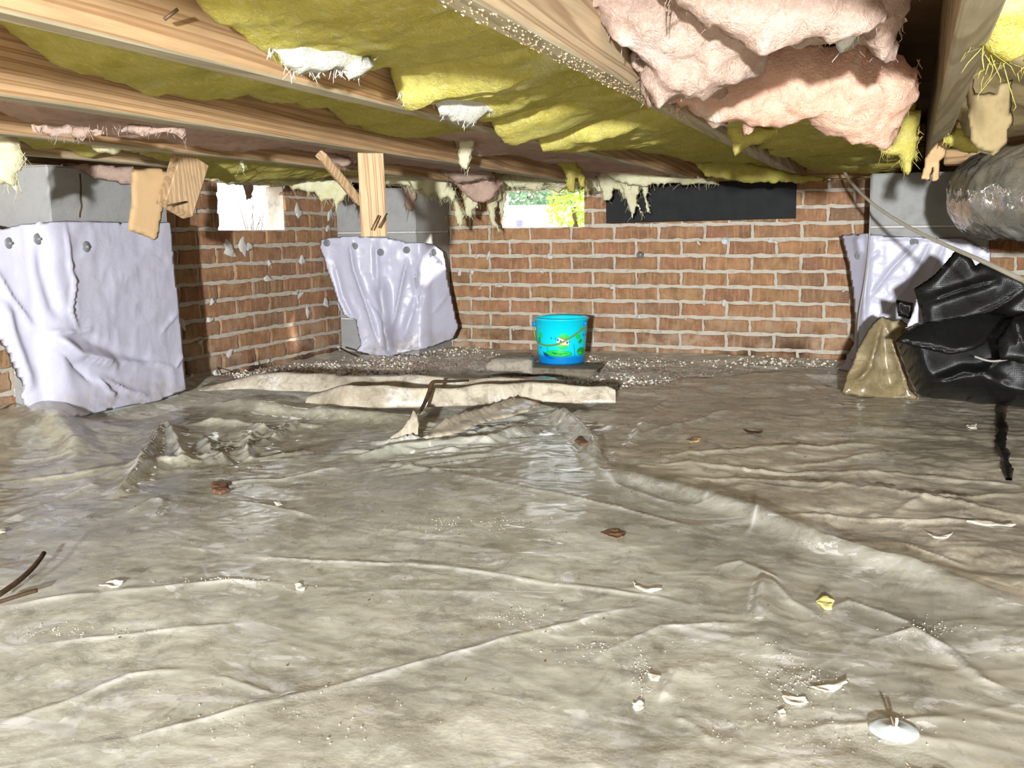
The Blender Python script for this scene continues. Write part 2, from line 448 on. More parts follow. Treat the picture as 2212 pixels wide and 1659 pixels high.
MAT = {}
MAT['brick'] = m_brick()
MAT['mortar'] = m_rough('mortar', [lin(160,153,140), lin(194,187,173), lin(177,170,156)], 22, bs=90, bstr=0.6)
MAT['mortar_grey'] = m_rough('grey_mortar', [lin(176,174,168), lin(208,204,198), lin(190,187,180)], 30, bs=80, bstr=0.7)
MAT['block'] = m_rough('painted_block', [lin(138,138,136), lin(156,156,154), lin(146,146,144)], 8, bs=120, bstr=0.35)
MAT['dirt'] = m_rough('dirt', [lin(132,126,114), lin(224,219,203), lin(190,184,168), lin(242,238,226), lin(164,156,140)], 7, bs=40, bstr=0.8, bd=0.008)
MAT['bare_dirt'] = m_rough('loose_debris', [lin(122,100,90), lin(190,168,154), lin(154,132,120), lin(228,218,208)], 30, bs=60, bstr=1.0, bd=0.012)
MAT['joist'] = m_wood('yellow_pine', lin(190,158,118), lin(148,108,72), 'Y', 26)
MAT['joist_old'] = m_wood('grimy_pine', lin(194,172,138), lin(150,122,92), 'Y', 26, 0.15)
MAT['woodz'] = m_wood('upright_pine', lin(188,160,124), lin(148,116,84), 'Z', 30)
MAT['underside'] = m_wood('weathered_underside', lin(178,168,142), lin(146,134,108), 'Y', 26, 0.3)
MAT['woodx'] = m_wood('cross_pine', lin(190,156,112), lin(130,98,66), 'X', 12, 0.2)
MAT['ply'] = m_rough('dark_subfloor', [lin(96,72,48), lin(120,92,60)], 6)
MAT['board'] = m_rough('brown_board', [lin(160,132,96), lin(176,148,110), lin(168,140,102)], 5, bs=150, bstr=0.1)
MAT['blackboard'] = m_rough('black_foam_board', [lin(34,35,36), lin(44,45,46)], 12, rough=0.8, bs=200, bstr=0.1)
MAT['yellow'] = m_fibre('yellow_glass_wool', [lin(192,178,78), lin(214,203,110), lin(203,191,94), lin(216,211,150)], 5.0, lin(238,236,198))
MAT['paleyellow'] = m_fibre('pale_glass_wool', [lin(232,226,168), lin(242,238,200), lin(234,224,184)], 9.0, lin(246,244,224), 0.12)
MAT['pink'] = m_fibre('pink_glass_wool', [lin(224,170,144), lin(236,194,168), lin(230,184,160), lin(236,210,192)], 6.0, lin(244,222,204), 0.2, 0.02)
MAT['greypink'] = m_fibre('greyed_pink_glass_wool', [lin(184,150,134), lin(208,180,164), lin(196,168,152), lin(218,200,188)], 7.0, lin(216,196,184), 0.2, 0.02)
MAT['dimpink'] = m_fibre('brownish_pink_glass_wool', [lin(190,156,138), lin(220,190,172), lin(204,172,154)], 9.0, lin(222,198,176), 0.2)
MAT['white_wool'] = m_fibre('whitish_glass_wool', [lin(206,206,186), lin(228,228,220), lin(214,214,190)], 10.0, lin(238,238,236), 0.2)
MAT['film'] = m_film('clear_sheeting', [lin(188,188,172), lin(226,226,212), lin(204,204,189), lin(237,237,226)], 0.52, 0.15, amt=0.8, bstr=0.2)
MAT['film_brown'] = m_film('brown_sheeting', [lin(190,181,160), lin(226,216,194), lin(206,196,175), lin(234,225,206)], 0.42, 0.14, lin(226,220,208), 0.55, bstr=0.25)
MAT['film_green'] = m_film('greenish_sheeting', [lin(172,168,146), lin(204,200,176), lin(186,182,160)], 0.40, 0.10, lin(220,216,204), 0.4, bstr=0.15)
MAT['film_cream'] = m_film('cream_sheeting', [lin(170,156,132), lin(206,196,176), lin(186,174,152)], 0.12, 0.25, lin(224,220,216), 0.5)
MAT['film_tan'] = m_film('tan_sheeting', [lin(134,118,86), lin(170,154,116), lin(150,134,100)], 0.2, 0.22, lin(190,176,146), 0.4)
MAT['kraft'] = m_rough('kraft_paper', [lin(112,98,68), lin(140,124,90), lin(126,110,78)], 12, rough=0.8, bs=60, bstr=0.3)
MAT['peeling'] = m_rough('torn_paper', [lin(150,122,86), lin(184,156,116)], 20, rough=0.7)
MAT['rust'] = m_plain('rusty_nail', lin(96, 78, 60), 0.6, 0.6)
MAT['steel'] = m_plain('galvanised', lin(170, 172, 174), 0.35, 0.7)
MAT['cable'] = m_plain('white_cable', lin(226, 222, 206), 0.4)
MAT['wire'] = m_plain('grey_wire', lin(150, 144, 136), 0.45)
MAT['root'] = m_rough('dark_root', [lin(58,44,32), lin(96,76,56)], 60)
MAT['chip'] = m_plain('white_paint_chip', lin(236, 230, 214), 0.6, var=0.08)
MAT['chip_yellow'] = m_plain('yellow_wool_scrap', lin(232, 222, 140), 0.9)
MAT['leaf'] = m_plain('dead_leaf', lin(104, 76, 54), 0.7)
MAT['concrete'] = m_rough('concrete_lump', [lin(120,112,100), lin(170,160,146), lin(146,136,122)], 24, bs=60, bstr=0.8)
MAT['grit'] = m_plain('pale_grit_stone', lin(214, 206, 188), 0.8)
MAT['slab'] = m_rough('damp_slab', [lin(82,76,66), lin(128,120,106), lin(104,96,84)], 24, bs=60, bstr=0.8)
MAT['disc'] = m_plain('pale_blue_plastic', lin(208, 218, 220), 0.3, var=0.04)
MAT['disc_grey'] = m_plain('grey_plastic_disc', lin(120, 122, 124), 0.4, var=0.05)

# white reinforced sheeting on the piers
def m_white():
    m, nt, b, out = new_mat('white_sheeting'); geo = N_(nt, 'ShaderNodeNewGeometry'); v = geo.outputs['Position']
    n = noise(nt, v, 4, 4, 0.6)
    c = mix(nt, n, lin(172, 172, 190), lin(192, 191, 206))
    d = noise(nt, v, 7, 5, 0.7)
    c = mix(nt, ramp(nt, d, [(0.62, 0), (0.75, 0.55)]), c, lin(150, 138, 124))
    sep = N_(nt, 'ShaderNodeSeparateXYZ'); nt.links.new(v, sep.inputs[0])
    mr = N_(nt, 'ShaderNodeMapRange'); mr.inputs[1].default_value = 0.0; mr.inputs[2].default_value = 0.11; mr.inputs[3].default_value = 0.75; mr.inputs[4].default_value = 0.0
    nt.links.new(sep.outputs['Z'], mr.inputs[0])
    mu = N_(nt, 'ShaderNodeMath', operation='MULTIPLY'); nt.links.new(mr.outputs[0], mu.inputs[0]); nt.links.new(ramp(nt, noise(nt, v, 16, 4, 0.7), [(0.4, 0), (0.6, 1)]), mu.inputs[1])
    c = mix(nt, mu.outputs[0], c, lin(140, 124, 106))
    nt.links.new(c, b.inputs['Base Color']); b.inputs['Roughness'].default_value = 0.36; b.inputs['Specular IOR Level'].default_value = 0.4
    bump(nt, b, noise(nt, v, 14, 4, 0.55, 0.8), 0.25, 0.012)
    return m
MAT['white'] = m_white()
def m_tarp():
    m, nt, b, out = new_mat('black_woven_tarp'); v = coords(nt)
    b.inputs['Base Color'].default_value = (0.005, 0.0055, 0.0055, 1); b.inputs['Roughness'].default_value = 0.22; b.inputs['Specular IOR Level'].default_value = 0.5
    w1 = N_(nt, 'ShaderNodeTexWave', bands_direction='X'); w1.inputs['Scale'].default_value = 130; nt.links.new(v, w1.inputs['Vector'])
    w2 = N_(nt, 'ShaderNodeTexWave', bands_direction='Z'); w2.inputs['Scale'].default_value = 130; nt.links.new(v, w2.inputs['Vector'])
    ad = N_(nt, 'ShaderNodeMath', operation='ADD'); nt.links.new(w1.outputs['Fac'], ad.inputs[0]); nt.links.new(w2.outputs['Fac'], ad.inputs[1])
    ad2 = N_(nt, 'ShaderNodeMath', operation='MULTIPLY_ADD'); nt.links.new(noise(nt, v, 18, 5, 0.6, 0.7), ad2.inputs[0]); ad2.inputs[1].default_value = 8.0; nt.links.new(ad.outputs[0], ad2.inputs[2])
    bump(nt, b, ad2.outputs[0], 0.35, 0.0022)
    return m
MAT['tarp'] = m_tarp()
def m_foil():
    m, nt, b, out = new_mat('duct_foil_jacket'); v = coords(nt)
    n = noise(nt, v, 9, 4, 0.6)
    nt.links.new(ramp(nt, n, [(0.3, lin(170,168,160)), (0.7, lin(226,222,210))]), b.inputs['Base Color'])
    b.inputs['Metallic'].default_value = 0.8; b.inputs['Roughness'].default_value = 0.13
    bump(nt, b, noise(nt, v, 15, 4, 0.55, 1.0), 0.5, 0.012)
    return m
MAT['foil'] = m_foil()

# ------------------------------------------------------------------ the ground
XW, YW = -2.40, 4.31           # inner faces of the left and back walls
ZT = 0.73                      # top of the walls, underside of the joists
RIGHT, REAR = 2.6, -2.4
def ground_h(x, y):
    p = np.stack([x, y], -1)
    h = -0.022 + 0.018*fbm(p*1.6, 3, 3)
    h = h + 0.05*np.exp(-((x+2.45)/0.32)**2) * np.clip((3.2-y)/0.6, 0, 1)       # banked up along the left wall
    bare = np.clip((y-2.9)/0.5, 0, 1)
    h = h + bare*0.006*fbm(p*14, 4, 5)
    return h
gx = np.linspace(XW-0.02, RIGHT, 190); gy = np.concatenate([np.linspace(REAR, 2.6, 60)[:-1], np.linspace(2.6, YW+0.02, 190)])
GX, GY = np.meshgrid(gx, gy, indexing='ij')
gz = ground_h(GX, GY)
gi = np.arange(GX.size).reshape(GX.shape)
gq = np.stack([gi[:-1,:-1].ravel(), gi[1:,:-1].ravel(), gi[1:,1:].ravel(), gi[:-1,1:].ravel()], 1)
floor = link('floor', mesh('floor', np.stack([GX.ravel(), GY.ravel(), gz.ravel()], 1), gq), MAT['dirt'])
tag(floor, 'bare earth floor of the crawl space', kind='structure')

# ------------------------------------------------------------------ brick walls
def brick_meshes(n=8, L=0.194, D=0.088, Hh=0.0560):
    out = []
    for k in range(n):
        r = random.Random(k*13+1)
        per = []
        nx, nz = 7, 3
        for i in range(nx): per.append((-L/2 + L*i/nx, -Hh/2))
        for i in range(nz): per.append((L/2, -Hh/2 + Hh*i/nz))
        for i in range(nx): per.append((L/2 - L*i/nx, Hh/2))
        for i in range(nz): per.append((-L/2, Hh/2 - Hh*i/nz))
        m = len(per); V = []
        for ring, (ins, y) in enumerate(((0.004, 0.0), (0.0, 0.004), (0.0, D))):
            for (x, z) in per:
                jx = r.uniform(-1, 1)*0.003 if ring < 2 else 0; jz = r.uniform(-1.9, 0.8)*0.0028*(1 if z > 0 else -1) if ring < 2 else 0
                s = 1 - ins/(L/2); t = 1 - ins/(Hh/2)
                V.append((x*s + jx, y + (r.uniform(-1, 1)*0.001 if ring == 0 else 0), z*t + jz))
        c0 = len(V); V.append((0, -0.0005, 0)); c1 = len(V); V.append((0, D, 0))
        Fc = []
        for i in range(m):
            j = (i+1) % m
            Fc += [(c0, i, j), (i, m+i, m+j, j), (m+i, 2*m+i, 2*m+j, m+j), (c1, 2*m+j, 2*m+i)]
        out.append(mesh('brick', V, Fc, smooth=False)); out[-1].materials.append(MAT['brick'])
    return out
BR = brick_meshes()
def smear_meshes(n=7):
    out = []
    for k in range(n):
        r = np.random.RandomState(k+40)
        a = np.linspace(0, 2*math.pi, 11)[:-1]
        rad = 0.019*(0.35+1.0*r.rand(10)); 
        poly = [(rad[i]*math.cos(a[i])*1.1, rad[i]*math.sin(a[i])*0.95) for i in range(10)]
        me = puff_mesh('mortar_smear', poly, ((0,0,0), (1,0,0), (0,0,1), (0,-1,0)), 0.0065, 0.014, None,
                       lambda u, v, k=k: 0.003*vnoise(np.stack([u, v], -1)*90, k), edge=0.007, jag=0.003, seed=k)
        me.materials.append(MAT['mortar_grey']); out.append(me)
    return out
SM = smear_meshes()
CH = 0.0677
def brick_wall(name, origin, U, Nin, length, openings, pitch, label, smears, seed, first=0.0):
    """origin: inner face, floor level, start; U along the wall; Nin points into the room. Bricks are parts laid in a loop."""
    U = Vector(U); Nin = Vector(Nin)
    root = empty(name, origin); tag(root, label, kind='structure')
    rr = random.Random(seed)
    ang = math.atan2(U.y, U.x)
    root.rotation_euler = (0, 0, ang)        # local x along the wall, local -y into the room
    # mortar backing in pieces around the openings (a little behind the brick faces)
    bl = []
    xs = sorted({0.0, length} | {a for o in openings for a in o[:2]})
    for x0, x1 in zip(xs[:-1], xs[1:]):
        xm = (x0+x1)/2; op = [o for o in openings if o[0] < xm < o[1]]
        if not op: bl.append(((x0, 0.007, -0.12), (x1, 0.086, ZT-0.004)))
        else:
            o = op[0]; bl.append(((x0, 0.007, -0.12), (x1, 0.086, o[2]-0.004)))
            if o[3] < ZT-0.01: bl.append(((x0, 0.007, o[3]+0.004), (x1, 0.086, ZT-0.004)))
    link('mortar', boxes_mesh('mortar', bl), MAT['mortar'], root)
    for k in range(-9, 3):
        z0 = 0.55 + k*CH; zc = z0 + CH*0.5; h = CH
        if zc - h/2 > ZT-0.012: continue
        zs = 1.0
        if z0 + CH > ZT+0.004: zs = (ZT - z0 - 0.006)/0.0560; zc = z0 + 0.005 + (ZT-z0-0.01)/2
        off = (0.5 if k % 2 else 0.0)*pitch + first
        x = -pitch + off
        while x < length:
            a, b = max(x, 0.0), min(x+pitch, length)
            segs = [(a, b)]
            for o in openings:
                if o[2] - 0.02 < zc < o[3] + 0.02:
                    ns = []
                    for (p, q) in segs:
                        if q <= o[0] or p >= o[1]: ns.append((p, q))
                        else:
                            if p < o[0]: ns.append((p, o[0]+0.004))
                            if q > o[1]: ns.append((o[1]-0.004, q))
                    segs = ns
            for p, q in segs:
                if q-p < 0.03: continue
                o = bpy.data.objects.new('brick', rr.choice(BR)); COL.objects.link(o); o.parent = root
                jl = 0.0115
                o.location = ((p+q)/2 + rr.uniform(-1, 1)*0.0012, rr.uniform(-0.0015, 0.0025), zc + rr.uniform(-1, 1)*0.0008)
                o.scale = ((q-p-jl)/0.194, 1.0, zs)
                o.rotation_euler = (rr.uniform(-1, 1)*0.006, rr.uniform(-1, 1)*0.006, rr.uniform(-1, 1)*0.008)
            x += pitch
    for i in range(smears):
        k = rr.randint(-8, 1); zc = 0.55 + k*CH; x = rr.uniform(0.02, length-0.02)
        if any(o[0]-0.04 < x < o[1]+0.04 and o[2]-0.03 < zc < o[3]+0.03 for o in openings): continue
        o = bpy.data.objects.new('mortar_smear', rr.choice(SM)); COL.objects.link(o); o.parent = root
        s = rr.uniform(0.4, 1.35)*(1.5 if name == 'wall_left' else 0.75)
        o.location = (x, 0.001, zc - rr.uniform(0, 0.012)); o.scale = (s*rr.uniform(0.8, 1.5), 0.5, s); o.rotation_euler = (0, rr.uniform(0, 6.28), 0)
    return root
# back wall: local x from X=-2.40 to RIGHT ; opening measured in local x
bw = brick_wall('wall_back', (XW, YW, 0), (1, 0, 0), (0, -1, 0), 3.62, [(-1.715-XW, -1.314-XW, 0.55, 0.712)], 0.2032,
                'red brown brick wall at the far end with one vent opening', 46, 3, first=0.111)
# left wall runs along Y; seen from inside local x must run so that local -y points to +X : U = (0,1,0) rotated 90 -> local y = -X
lw = brick_wall('wall_left', (XW, -0.2, 0), (0, 1, 0), (1, 0, 0), 4.60, [(3.117+0.2, 3.556+0.2, 0.55, 0.722)], 0.216,
                'orange brick side wall with rough squeezed mortar and a sunny vent opening', 120, 5, first=0.05)
wr = link('wall_right', boxes_mesh('wall_right', [((RIGHT, REAR, -0.1), (RIGHT+0.1, YW+0.1, ZT))]), MAT['mortar']); tag(wr, 'plain side wall out of view', kind='structure')
wq = link('wall_rear', boxes_mesh('wall_rear', [((XW, REAR-0.1, -0.1), (RIGHT, REAR, ZT))]), MAT['mortar']); tag(wq, 'plain wall behind the camera', kind='structure')
wb2 = link('wall_front', boxes_mesh('wall_front', [((XW+3.62, YW+0.003, -0.1), (RIGHT, YW+0.09, ZT))]), MAT['mortar']); tag(wb2, 'plain wall beyond the brickwork', kind='structure')
wl2 = link('wall_side', boxes_mesh('wall_side', [((XW-0.09, REAR, -0.1), (XW-0.003, -0.2, ZT))]), MAT['mortar']); tag(wl2, 'plain wall behind the camera on the left', kind='structure')

# sill plate, rim boards and subfloor
t1 = link('trim_1', boxes_mesh('trim_1', [((XW-0.09, YW+0.0, ZT), (RIGHT, YW+0.09, ZT+0.22))]), MAT['woodx']); tag(t1, 'timber rim board along the top of the far wall', kind='structure')
t2 = link('trim_2', boxes_mesh('trim_2', [((XW-0.09, REAR, ZT), (XW, YW, ZT+0.22))]), MAT['joist_old']); tag(t2, 'timber rim board along the top of the side wall', kind='structure')
ce = link('ceiling', boxes_mesh('ceiling', [((XW-0.09, REAR-0.1, ZT+0.205), (RIGHT+0.1, YW+0.09, ZT+0.225))]), MAT['ply']); tag(ce, 'dark plywood subfloor above the joists', kind='structure')
t3 = link('trim_3', boxes_mesh('trim_3', [((RIGHT, REAR, ZT), (RIGHT+0.1, YW, ZT+0.2)), ((XW, REAR-0.1, ZT), (RIGHT, REAR, ZT+0.2))]), MAT['woodx']); tag(t3, 'rim boards out of view', kind='structure')

# ------------------------------------------------------------------ joists
JH = 0.20
def joist(x, y0, y1, w, label, mat='joist', x1=None, seed=0):
    x1 = x if x1 is None else x1
    me = beam_mesh('floor_joist', (x, y0, ZT+JH/2), (x1, y1, ZT+JH/2), w, JH, seg=30, seed=seed)
    me.materials.append(MAT[mat]); me.materials.append(MAT['underside'])
    for p in me.polygons:
        if p.center.z < ZT + 0.0025 and abs(p.normal.y) < 0.5: p.material_index = 1
    o = link('floor_joist', me); tag(o, label, 'joist', 'floor joists overhead')
    return o
JX = {'C': -0.367, 'A': -0.774, 'B': -1.225, 'D': -1.675, 'E': -2.035, 'R': 0.075}
jc = joist(-0.367, -2.3, YW-0.01, 0.036, 'grimy floor joist in the upper middle with sawdust on its underside', 'joist_old', seed=1)
joist(-0.774, -2.3, YW-0.01, 0.036, 'broad bright floor joist crossing the upper left corner', 'joist', seed=2)
joist(-1.186, -2.3, YW-0.01, 0.046, 'second bright floor joist on the left, above the hanging wood post', 'joist', x1=-1.265, seed=3)
joist(-1.665, -2.3, YW-0.01, 0.04, 'third floor joist from the top left, half hidden by pink wool', 'joist', seed=4)
joist(-2.03, -2.3, YW-0.01, 0.04, 'lowest floor joist on the left, just above the grey pier', 'joist_old', seed=5)
joist(0.014, -2.3, YW-0.01, 0.038, 'grimy floor joist at upper right beside the pink wool', 'joist_old', x1=0.12, seed=6)
joist(0.52, -2.3, YW-0.01, 0.04, 'dark floor joist above the duct at the right edge', 'joist_old', seed=7)

def nail(parent, p, q, r=0.0018):
    return link('nail', tube_mesh('nail', [p, q], r, 6, 1), MAT['rust'], parent)
# twin blocking between the girder and right joists
o = link('girder', beam_mesh('girder', (0.15, 3.62, 0.80), (1.9, 3.42, 0.80), 0.09, 0.14, seg=10, seed=9), MAT['woodx'])
tag(o, 'brown timber girder above the foil duct at right', 'girder')
a_ = np.array([-0.774+0.019, 0, 0]); na = at(355, 42, 0, -0.745); nb = at(384, 20, 0, -0.735)
jA = next(o for o in COL.objects if o.get('label', '').startswith('broad bright'))
nail(jA, tuple(na), tuple(nb), 0.0022)
# sawdust crust on the underside of the middle joist
n = 520; V = []; Fc = []
for i in range(n):
    y = random.uniform(0.75, 1.9); x = -0.367 + random.uniform(-0.016, 0.016); s = random.uniform(0.0006, 0.0016); z = ZT - 0.0005
    b = len(V); V += [(x-s, y-s*2, z), (x+s, y-s, z), (x+s*0.6, y+s*2, z), (x-s, y+s, z), (x, y, z-s*1.2)]
    Fc += [(b, b+1, b+4), (b+1, b+2, b+4), (b+2, b+3, b+4), (b+3, b, b+4)]
o = link('sawdust_crust', mesh('sawdust_crust', V, Fc, False), MAT['joist_old'], jc); o['kind'] = 'stuff'; o['label'] = 'glinting sawdust crust'

# hanging post under joist B, with its two bent nails
o = empty('wood_post', (-1.25, 2.29, ZT)); tag(o, 'short upright wood post hanging below the second joist, two nails near its foot', 'post')
def loc(o, pts): return [tuple(np.array(p) - np.array(o.location)) for p in pts]
pp = loc(o, [(-1.262, 2.262, 0.732), (-1.258, 2.260, 0.520)])
link('timber', beam_mesh('timber', pp[0], pp[1], 0.066, 0.04, up=(-0.5, 0.86, 0), seg=6, seed=11), MAT['woodz'], o)
pn = [at(802, 497, 1, 2.20), at(818, 465, 1, 2.22)]; pn2 = [at(818, 492, 1, 2.22), at(836, 461, 1, 2.24)]
nail(o, *loc(o, pn), r=0.0022); nail(o, *loc(o, pn2), r=0.0022)
# slim diagonal brace
a = at(694, 336, 0, -1.33); b_ = at(775, 434, 0, -1.33)
o = link('diagonal_brace', beam_mesh('diagonal_brace', a, b_, 0.022, 0.03, up=(0.6, -0.8, 0.0), seg=5, seed=12), MAT['woodz']); tag(o, 'slim diagonal wood brace leaning on the hanging post', 'brace')
# tilted block and brown board at left
o = empty('wood_block', tuple(at(390, 400, 0, -1.80))); tag(o, 'tilted wood block with a nail, beside the brown board on the left', 'wood block')
a, b_ = at(412, 345, 0, -1.80), at(377, 452, 0, -1.80)
link('timber', beam_mesh('timber', *loc(o, [a, b_]), 0.088, 0.05, up=(0.93, -0.36, 0.0), seg=6, seed=13), MAT['woodz'], o)
nail(o, *loc(o, [at(362, 444, 0, -1.765), at(402, 436, 0, -1.765)]), r=0.0025)
pxs = [(284,365),(345,362),(364,372),(354,440),(342,512),(334,519),(305,508),(276,497),(283,440)]
po, fr = px_frame(pxs, (-1.86, 2.1, 0.6), (0.93, -0.36, 0.05))
o = link('brown_board', puff_mesh('brown_board', po, fr, 0.008, 0.014, edge=0.003, jag=0.0015, seed=3), MAT['board']); tag(o, 'thin brown board hanging in front of the left pier top', 'board')
# black foam board over the second vent
o = link('black_board', beam_mesh('black_board', (-1.207, YW-0.006, 0.642), (-0.385, YW-0.006, 0.652), 0.010, 0.165, seg=8, rough=0.001, seed=14), MAT['blackboard'])
tag(o, 'matt black rectangular board fixed over a vent high on the far wall', 'board')

# ------------------------------------------------------------------ block piers
def pier(name, lo, hi, label, courses):
    c = empty(name, ((lo[0]+hi[0])/2, (lo[1]+hi[1])/2, lo[2])); tag(c, label, 'pier', 'grey block piers')
    zs = courses
    for z0, z1 in zip(zs[:-1], zs[1:]):
        me = bpy.data.meshes.new('concrete_block')
        j = 0.004; lo2 = (lo[0]-c.location.x, lo[1]-c.location.y, z0-lo[2]+j/2); hi2 = (hi[0]-c.location.x, hi[1]-c.location.y, z1-lo[2]-j/2)
        V = []; bv = 0.005
        x0,y0,a0 = lo2; x1,y1,a1 = hi2
        ring = [(x0+bv,y0),(x1-bv,y0),(x1,y0+bv),(x1,y1-bv),(x1-bv,y1),(x0+bv,y1),(x0,y1-bv),(x0,y0+bv)]
        cx, cy = (x0+x1)/2, (y0+y1)/2
        for (z, s) in ((a0, bv), (a0+bv, 0), (a1-bv, 0), (a1, bv)):
            for (x, y) in ring: V.append((x - s*np.sign(x-cx), y - s*np.sign(y-cy), z))
        Fc = [(r*8+k, r*8+(k+1)%8, (r+1)*8+(k+1)%8, (r+1)*8+k) for r in range(3) for k in range(8)]
        Fc += [tuple(reversed(range(8))), tuple(range(24, 32))]
        link('concrete_block', mesh('concrete_block', V, Fc, False), MAT['block'], c)
    m = 0.004
    cl = [c.location.x, c.location.y]
    link('mortar_core', boxes_mesh('mortar_core', [((lo[0]-cl[0]+m, lo[1]-cl[1]+m, 0.0), (hi[0]-cl[0]-m, hi[1]-cl[1]-m, hi[2]-lo[2]-0.002))]), MAT['mortar_grey'], c)
    return c
cs = [-0.05, 0.135, 0.333, 0.53, 0.728]
pl = pier('block_pier', (XW+0.002, 2.116, -0.05), (-2.2, 2.595, 0.728), 'grey painted block pier at left behind white sheeting', cs)
pcn = pier('block_pier', (-2.392, 3.95, -0.06), (-1.986, YW-0.004, 0.728), 'grey block pier in the far corner behind the hanging post', cs)
prt = pier('block_pier', (-0.086, 3.95, -0.06), (0.32, YW-0.004, 0.728), 'grey block pier at right beside the foil duct', cs)
V = tube_mesh('crack', [tuple(np.array(p) - np.array(pl.location)) for p in [(-2.199, at(172,x,0,-2.2)[1]+dx, at(172,x,0,-2.2)[2]) for x, dx in ((375,0),(405,0.004),(430,0.002),(445,0.006),(460,0.0),(470,-0.001))]], 0.0022, 5, 2)
o = link('crack', V, MAT['root'], pl)

# ------------------------------------------------------------------ folds drawn as lines, used by hanging sheets and floor sheets
def fold_field(P, lines):
    """Sum of crease profiles. Each line: (points Nx2, height, width, sharp)."""
    z = np.zeros(len(P))
    for pts, h, w, sharp in lines:
        pts = np.array(pts, float)
        lo = pts.min(0) - 4*w; hi = pts.max(0) + 4*w
        sel = np.where((P[:,0] > lo[0]) & (P[:,0] < hi[0]) & (P[:,1] > lo[1]) & (P[:,1] < hi[1]))[0]
        if not len(sel): continue
        q = P[sel]; best = np.full(len(q), 1e9); tb = np.zeros(len(q))
        Ls = np.linalg.norm(np.diff(pts, axis=0), axis=1); tot = max(Ls.sum(), 1e-9); acc = 0
        for i in range(len(pts)-1):
            d, t = seg_dist(q, pts[i], pts[i+1])
            m = d < best; best[m] = d[m]; tb[m] = (acc + t[m]*Ls[i])/tot
            acc += Ls[i]
        taper = np.clip(np.minimum(tb, 1-tb)*5 + 0.12, 0, 1)
        if sharp: prof = np.exp(-best/w*1.5)
        else: prof = np.exp(-(best/w)**2)
        z[sel] += h*prof*taper
    return z

def disc(parent, p, n, r=0.016, mat='disc_grey'):
    n = Vector(n).normalized()
    prof = [(0.0001, 0.010), (0.0035, 0.010), (0.004, 0.006), (0.006, 0.004), (r*0.8, 0.003), (r, 0.0012), (r, 0.0), (0.0001, 0.0)]
    me = bpy.data.meshes.get('fastener_'+mat+str(r))
    if me is None:
        me = lathe_mesh('fastener_'+mat+str(r), prof, 16); me.materials.append(MAT[mat])
    o = bpy.data.objects.new('fastener', me); COL.objects.link(o); o.parent = parent
    o.location = p; o.rotation_euler = n.to_track_quat('Z', 'Y').to_euler()
    return o

def white_sheet(label, px, O, N, folds_px, discs_px, bend2=None, res=0.0065, seed=0):
    po, fr = px_frame(px, O, N)
    Op, U, Vv, Nn = fr
    def to2(x, y):
        p = on_plane(x, y, Op, Nn); return ((p-Op) @ U, (p-Op) @ Vv)
    folds = [([to2(*q) for q in pts], h*1.35, w*0.85, s) for pts, h, w, s in folds_px]
    def bend(u, v):
        P = np.stack([u, v], 1)
        z = fold_field(P, folds) + 0.004*fbm(P*9, 3, seed) + 0.0022*ridged(P*14, 2, seed+5)
        if bend2 is not None: z = z + bend2(u, v, Op, U, Vv)
        return z
    root = empty('white_sheet', tuple(Op)); tag(root, label, 'plastic sheet', 'white sheets on the piers')
    me = puff_mesh('sheet', po, (np.zeros(3), U, Vv, Nn), res, 0.0016, bend, edge=0.003, jag=0.003, seed=seed)
    link('sheet', me, MAT['white'], root)
    for (x, y) in discs_px:
        u, v = to2(x, y); off = bend(np.array([u]), np.array([v]))[0] + 0.001
        disc(root, tuple(u*U + v*Vv + off*Nn), Nn)
    return root
# left sheet: hangs on the pier's front and swings back past its near corner
def bend_left(u, v, O, U, V):
    X = O[None] + u[:, None]*U + v[:, None]*V
    d = np.clip(2.12 - X[:, 1], 0, None)
    return -0.55*d*np.clip(d/0.08, 0, 1) + 0.012*np.clip((0.15 - X[:, 2])/0.15, 0, 1)
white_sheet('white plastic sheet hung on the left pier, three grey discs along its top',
    [(-120,470),(0,480),(30,485),(50,495),(75,483),(140,477),(280,480),(367,480),(375,560),(385,650),(393,740),(397,842),(330,868),(230,884),(170,900),(110,902),(88,880),(80,830),(50,740),(15,690),(10,655),(-30,640),(-130,640)],
    (-2.172, 2.35, 0.3), (1, 0, 0),
    [([(22,550),(60,640),(100,715)], 0.012, 0.012, True), ([(100,718),(150,775),(200,830)], -0.014, 0.012, True),
     ([(103,718),(165,765),(245,785),(255,782)], 0.022, 0.022, False), ([(165,770),(240,788)], -0.010, 0.008, True),
     ([(140,480),(148,560),(160,620),(150,670),(172,715)], 0.011, 0.009, True), ([(45,640),(60,720),(85,810),(95,850)], 0.02, 0.022, False),
     ([(205,815),(230,845),(245,855)], 0.012, 0.009, True), ([(110,715),(172,718),(200,710)], 0.009, 0.007, True),
     ([(215,815),(275,845),(320,856)], 0.011, 0.009, True), ([(250,780),(330,785),(375,795)], 0.009, 0.012, True),
     ([(160,720),(250,760),(340,785)], -0.008, 0.018, False), ([(345,720),(385,672)], 0.006, 0.01, True),
     ([(100,520),(110,600),(130,690)], -0.012, 0.018, False), ([(375,795),(393,765)], 0.008, 0.01, True)],
    [(60,525), (97,516), (186,533)], bend_left, seed=1)
def bend_corner(u, v, O, U, V):
    X = O[None] + u[:, None]*U + v[:, None]*V
    l = np.clip(-2.37 - X[:, 0], 0, None); r = np.clip(X[:, 0] + 1.975, 0, None)
    return -0.9*r*np.clip(r/0.05, 0, 1) + 0.03*np.clip((0.25 - X[:, 2])/0.25, 0, 1)**2
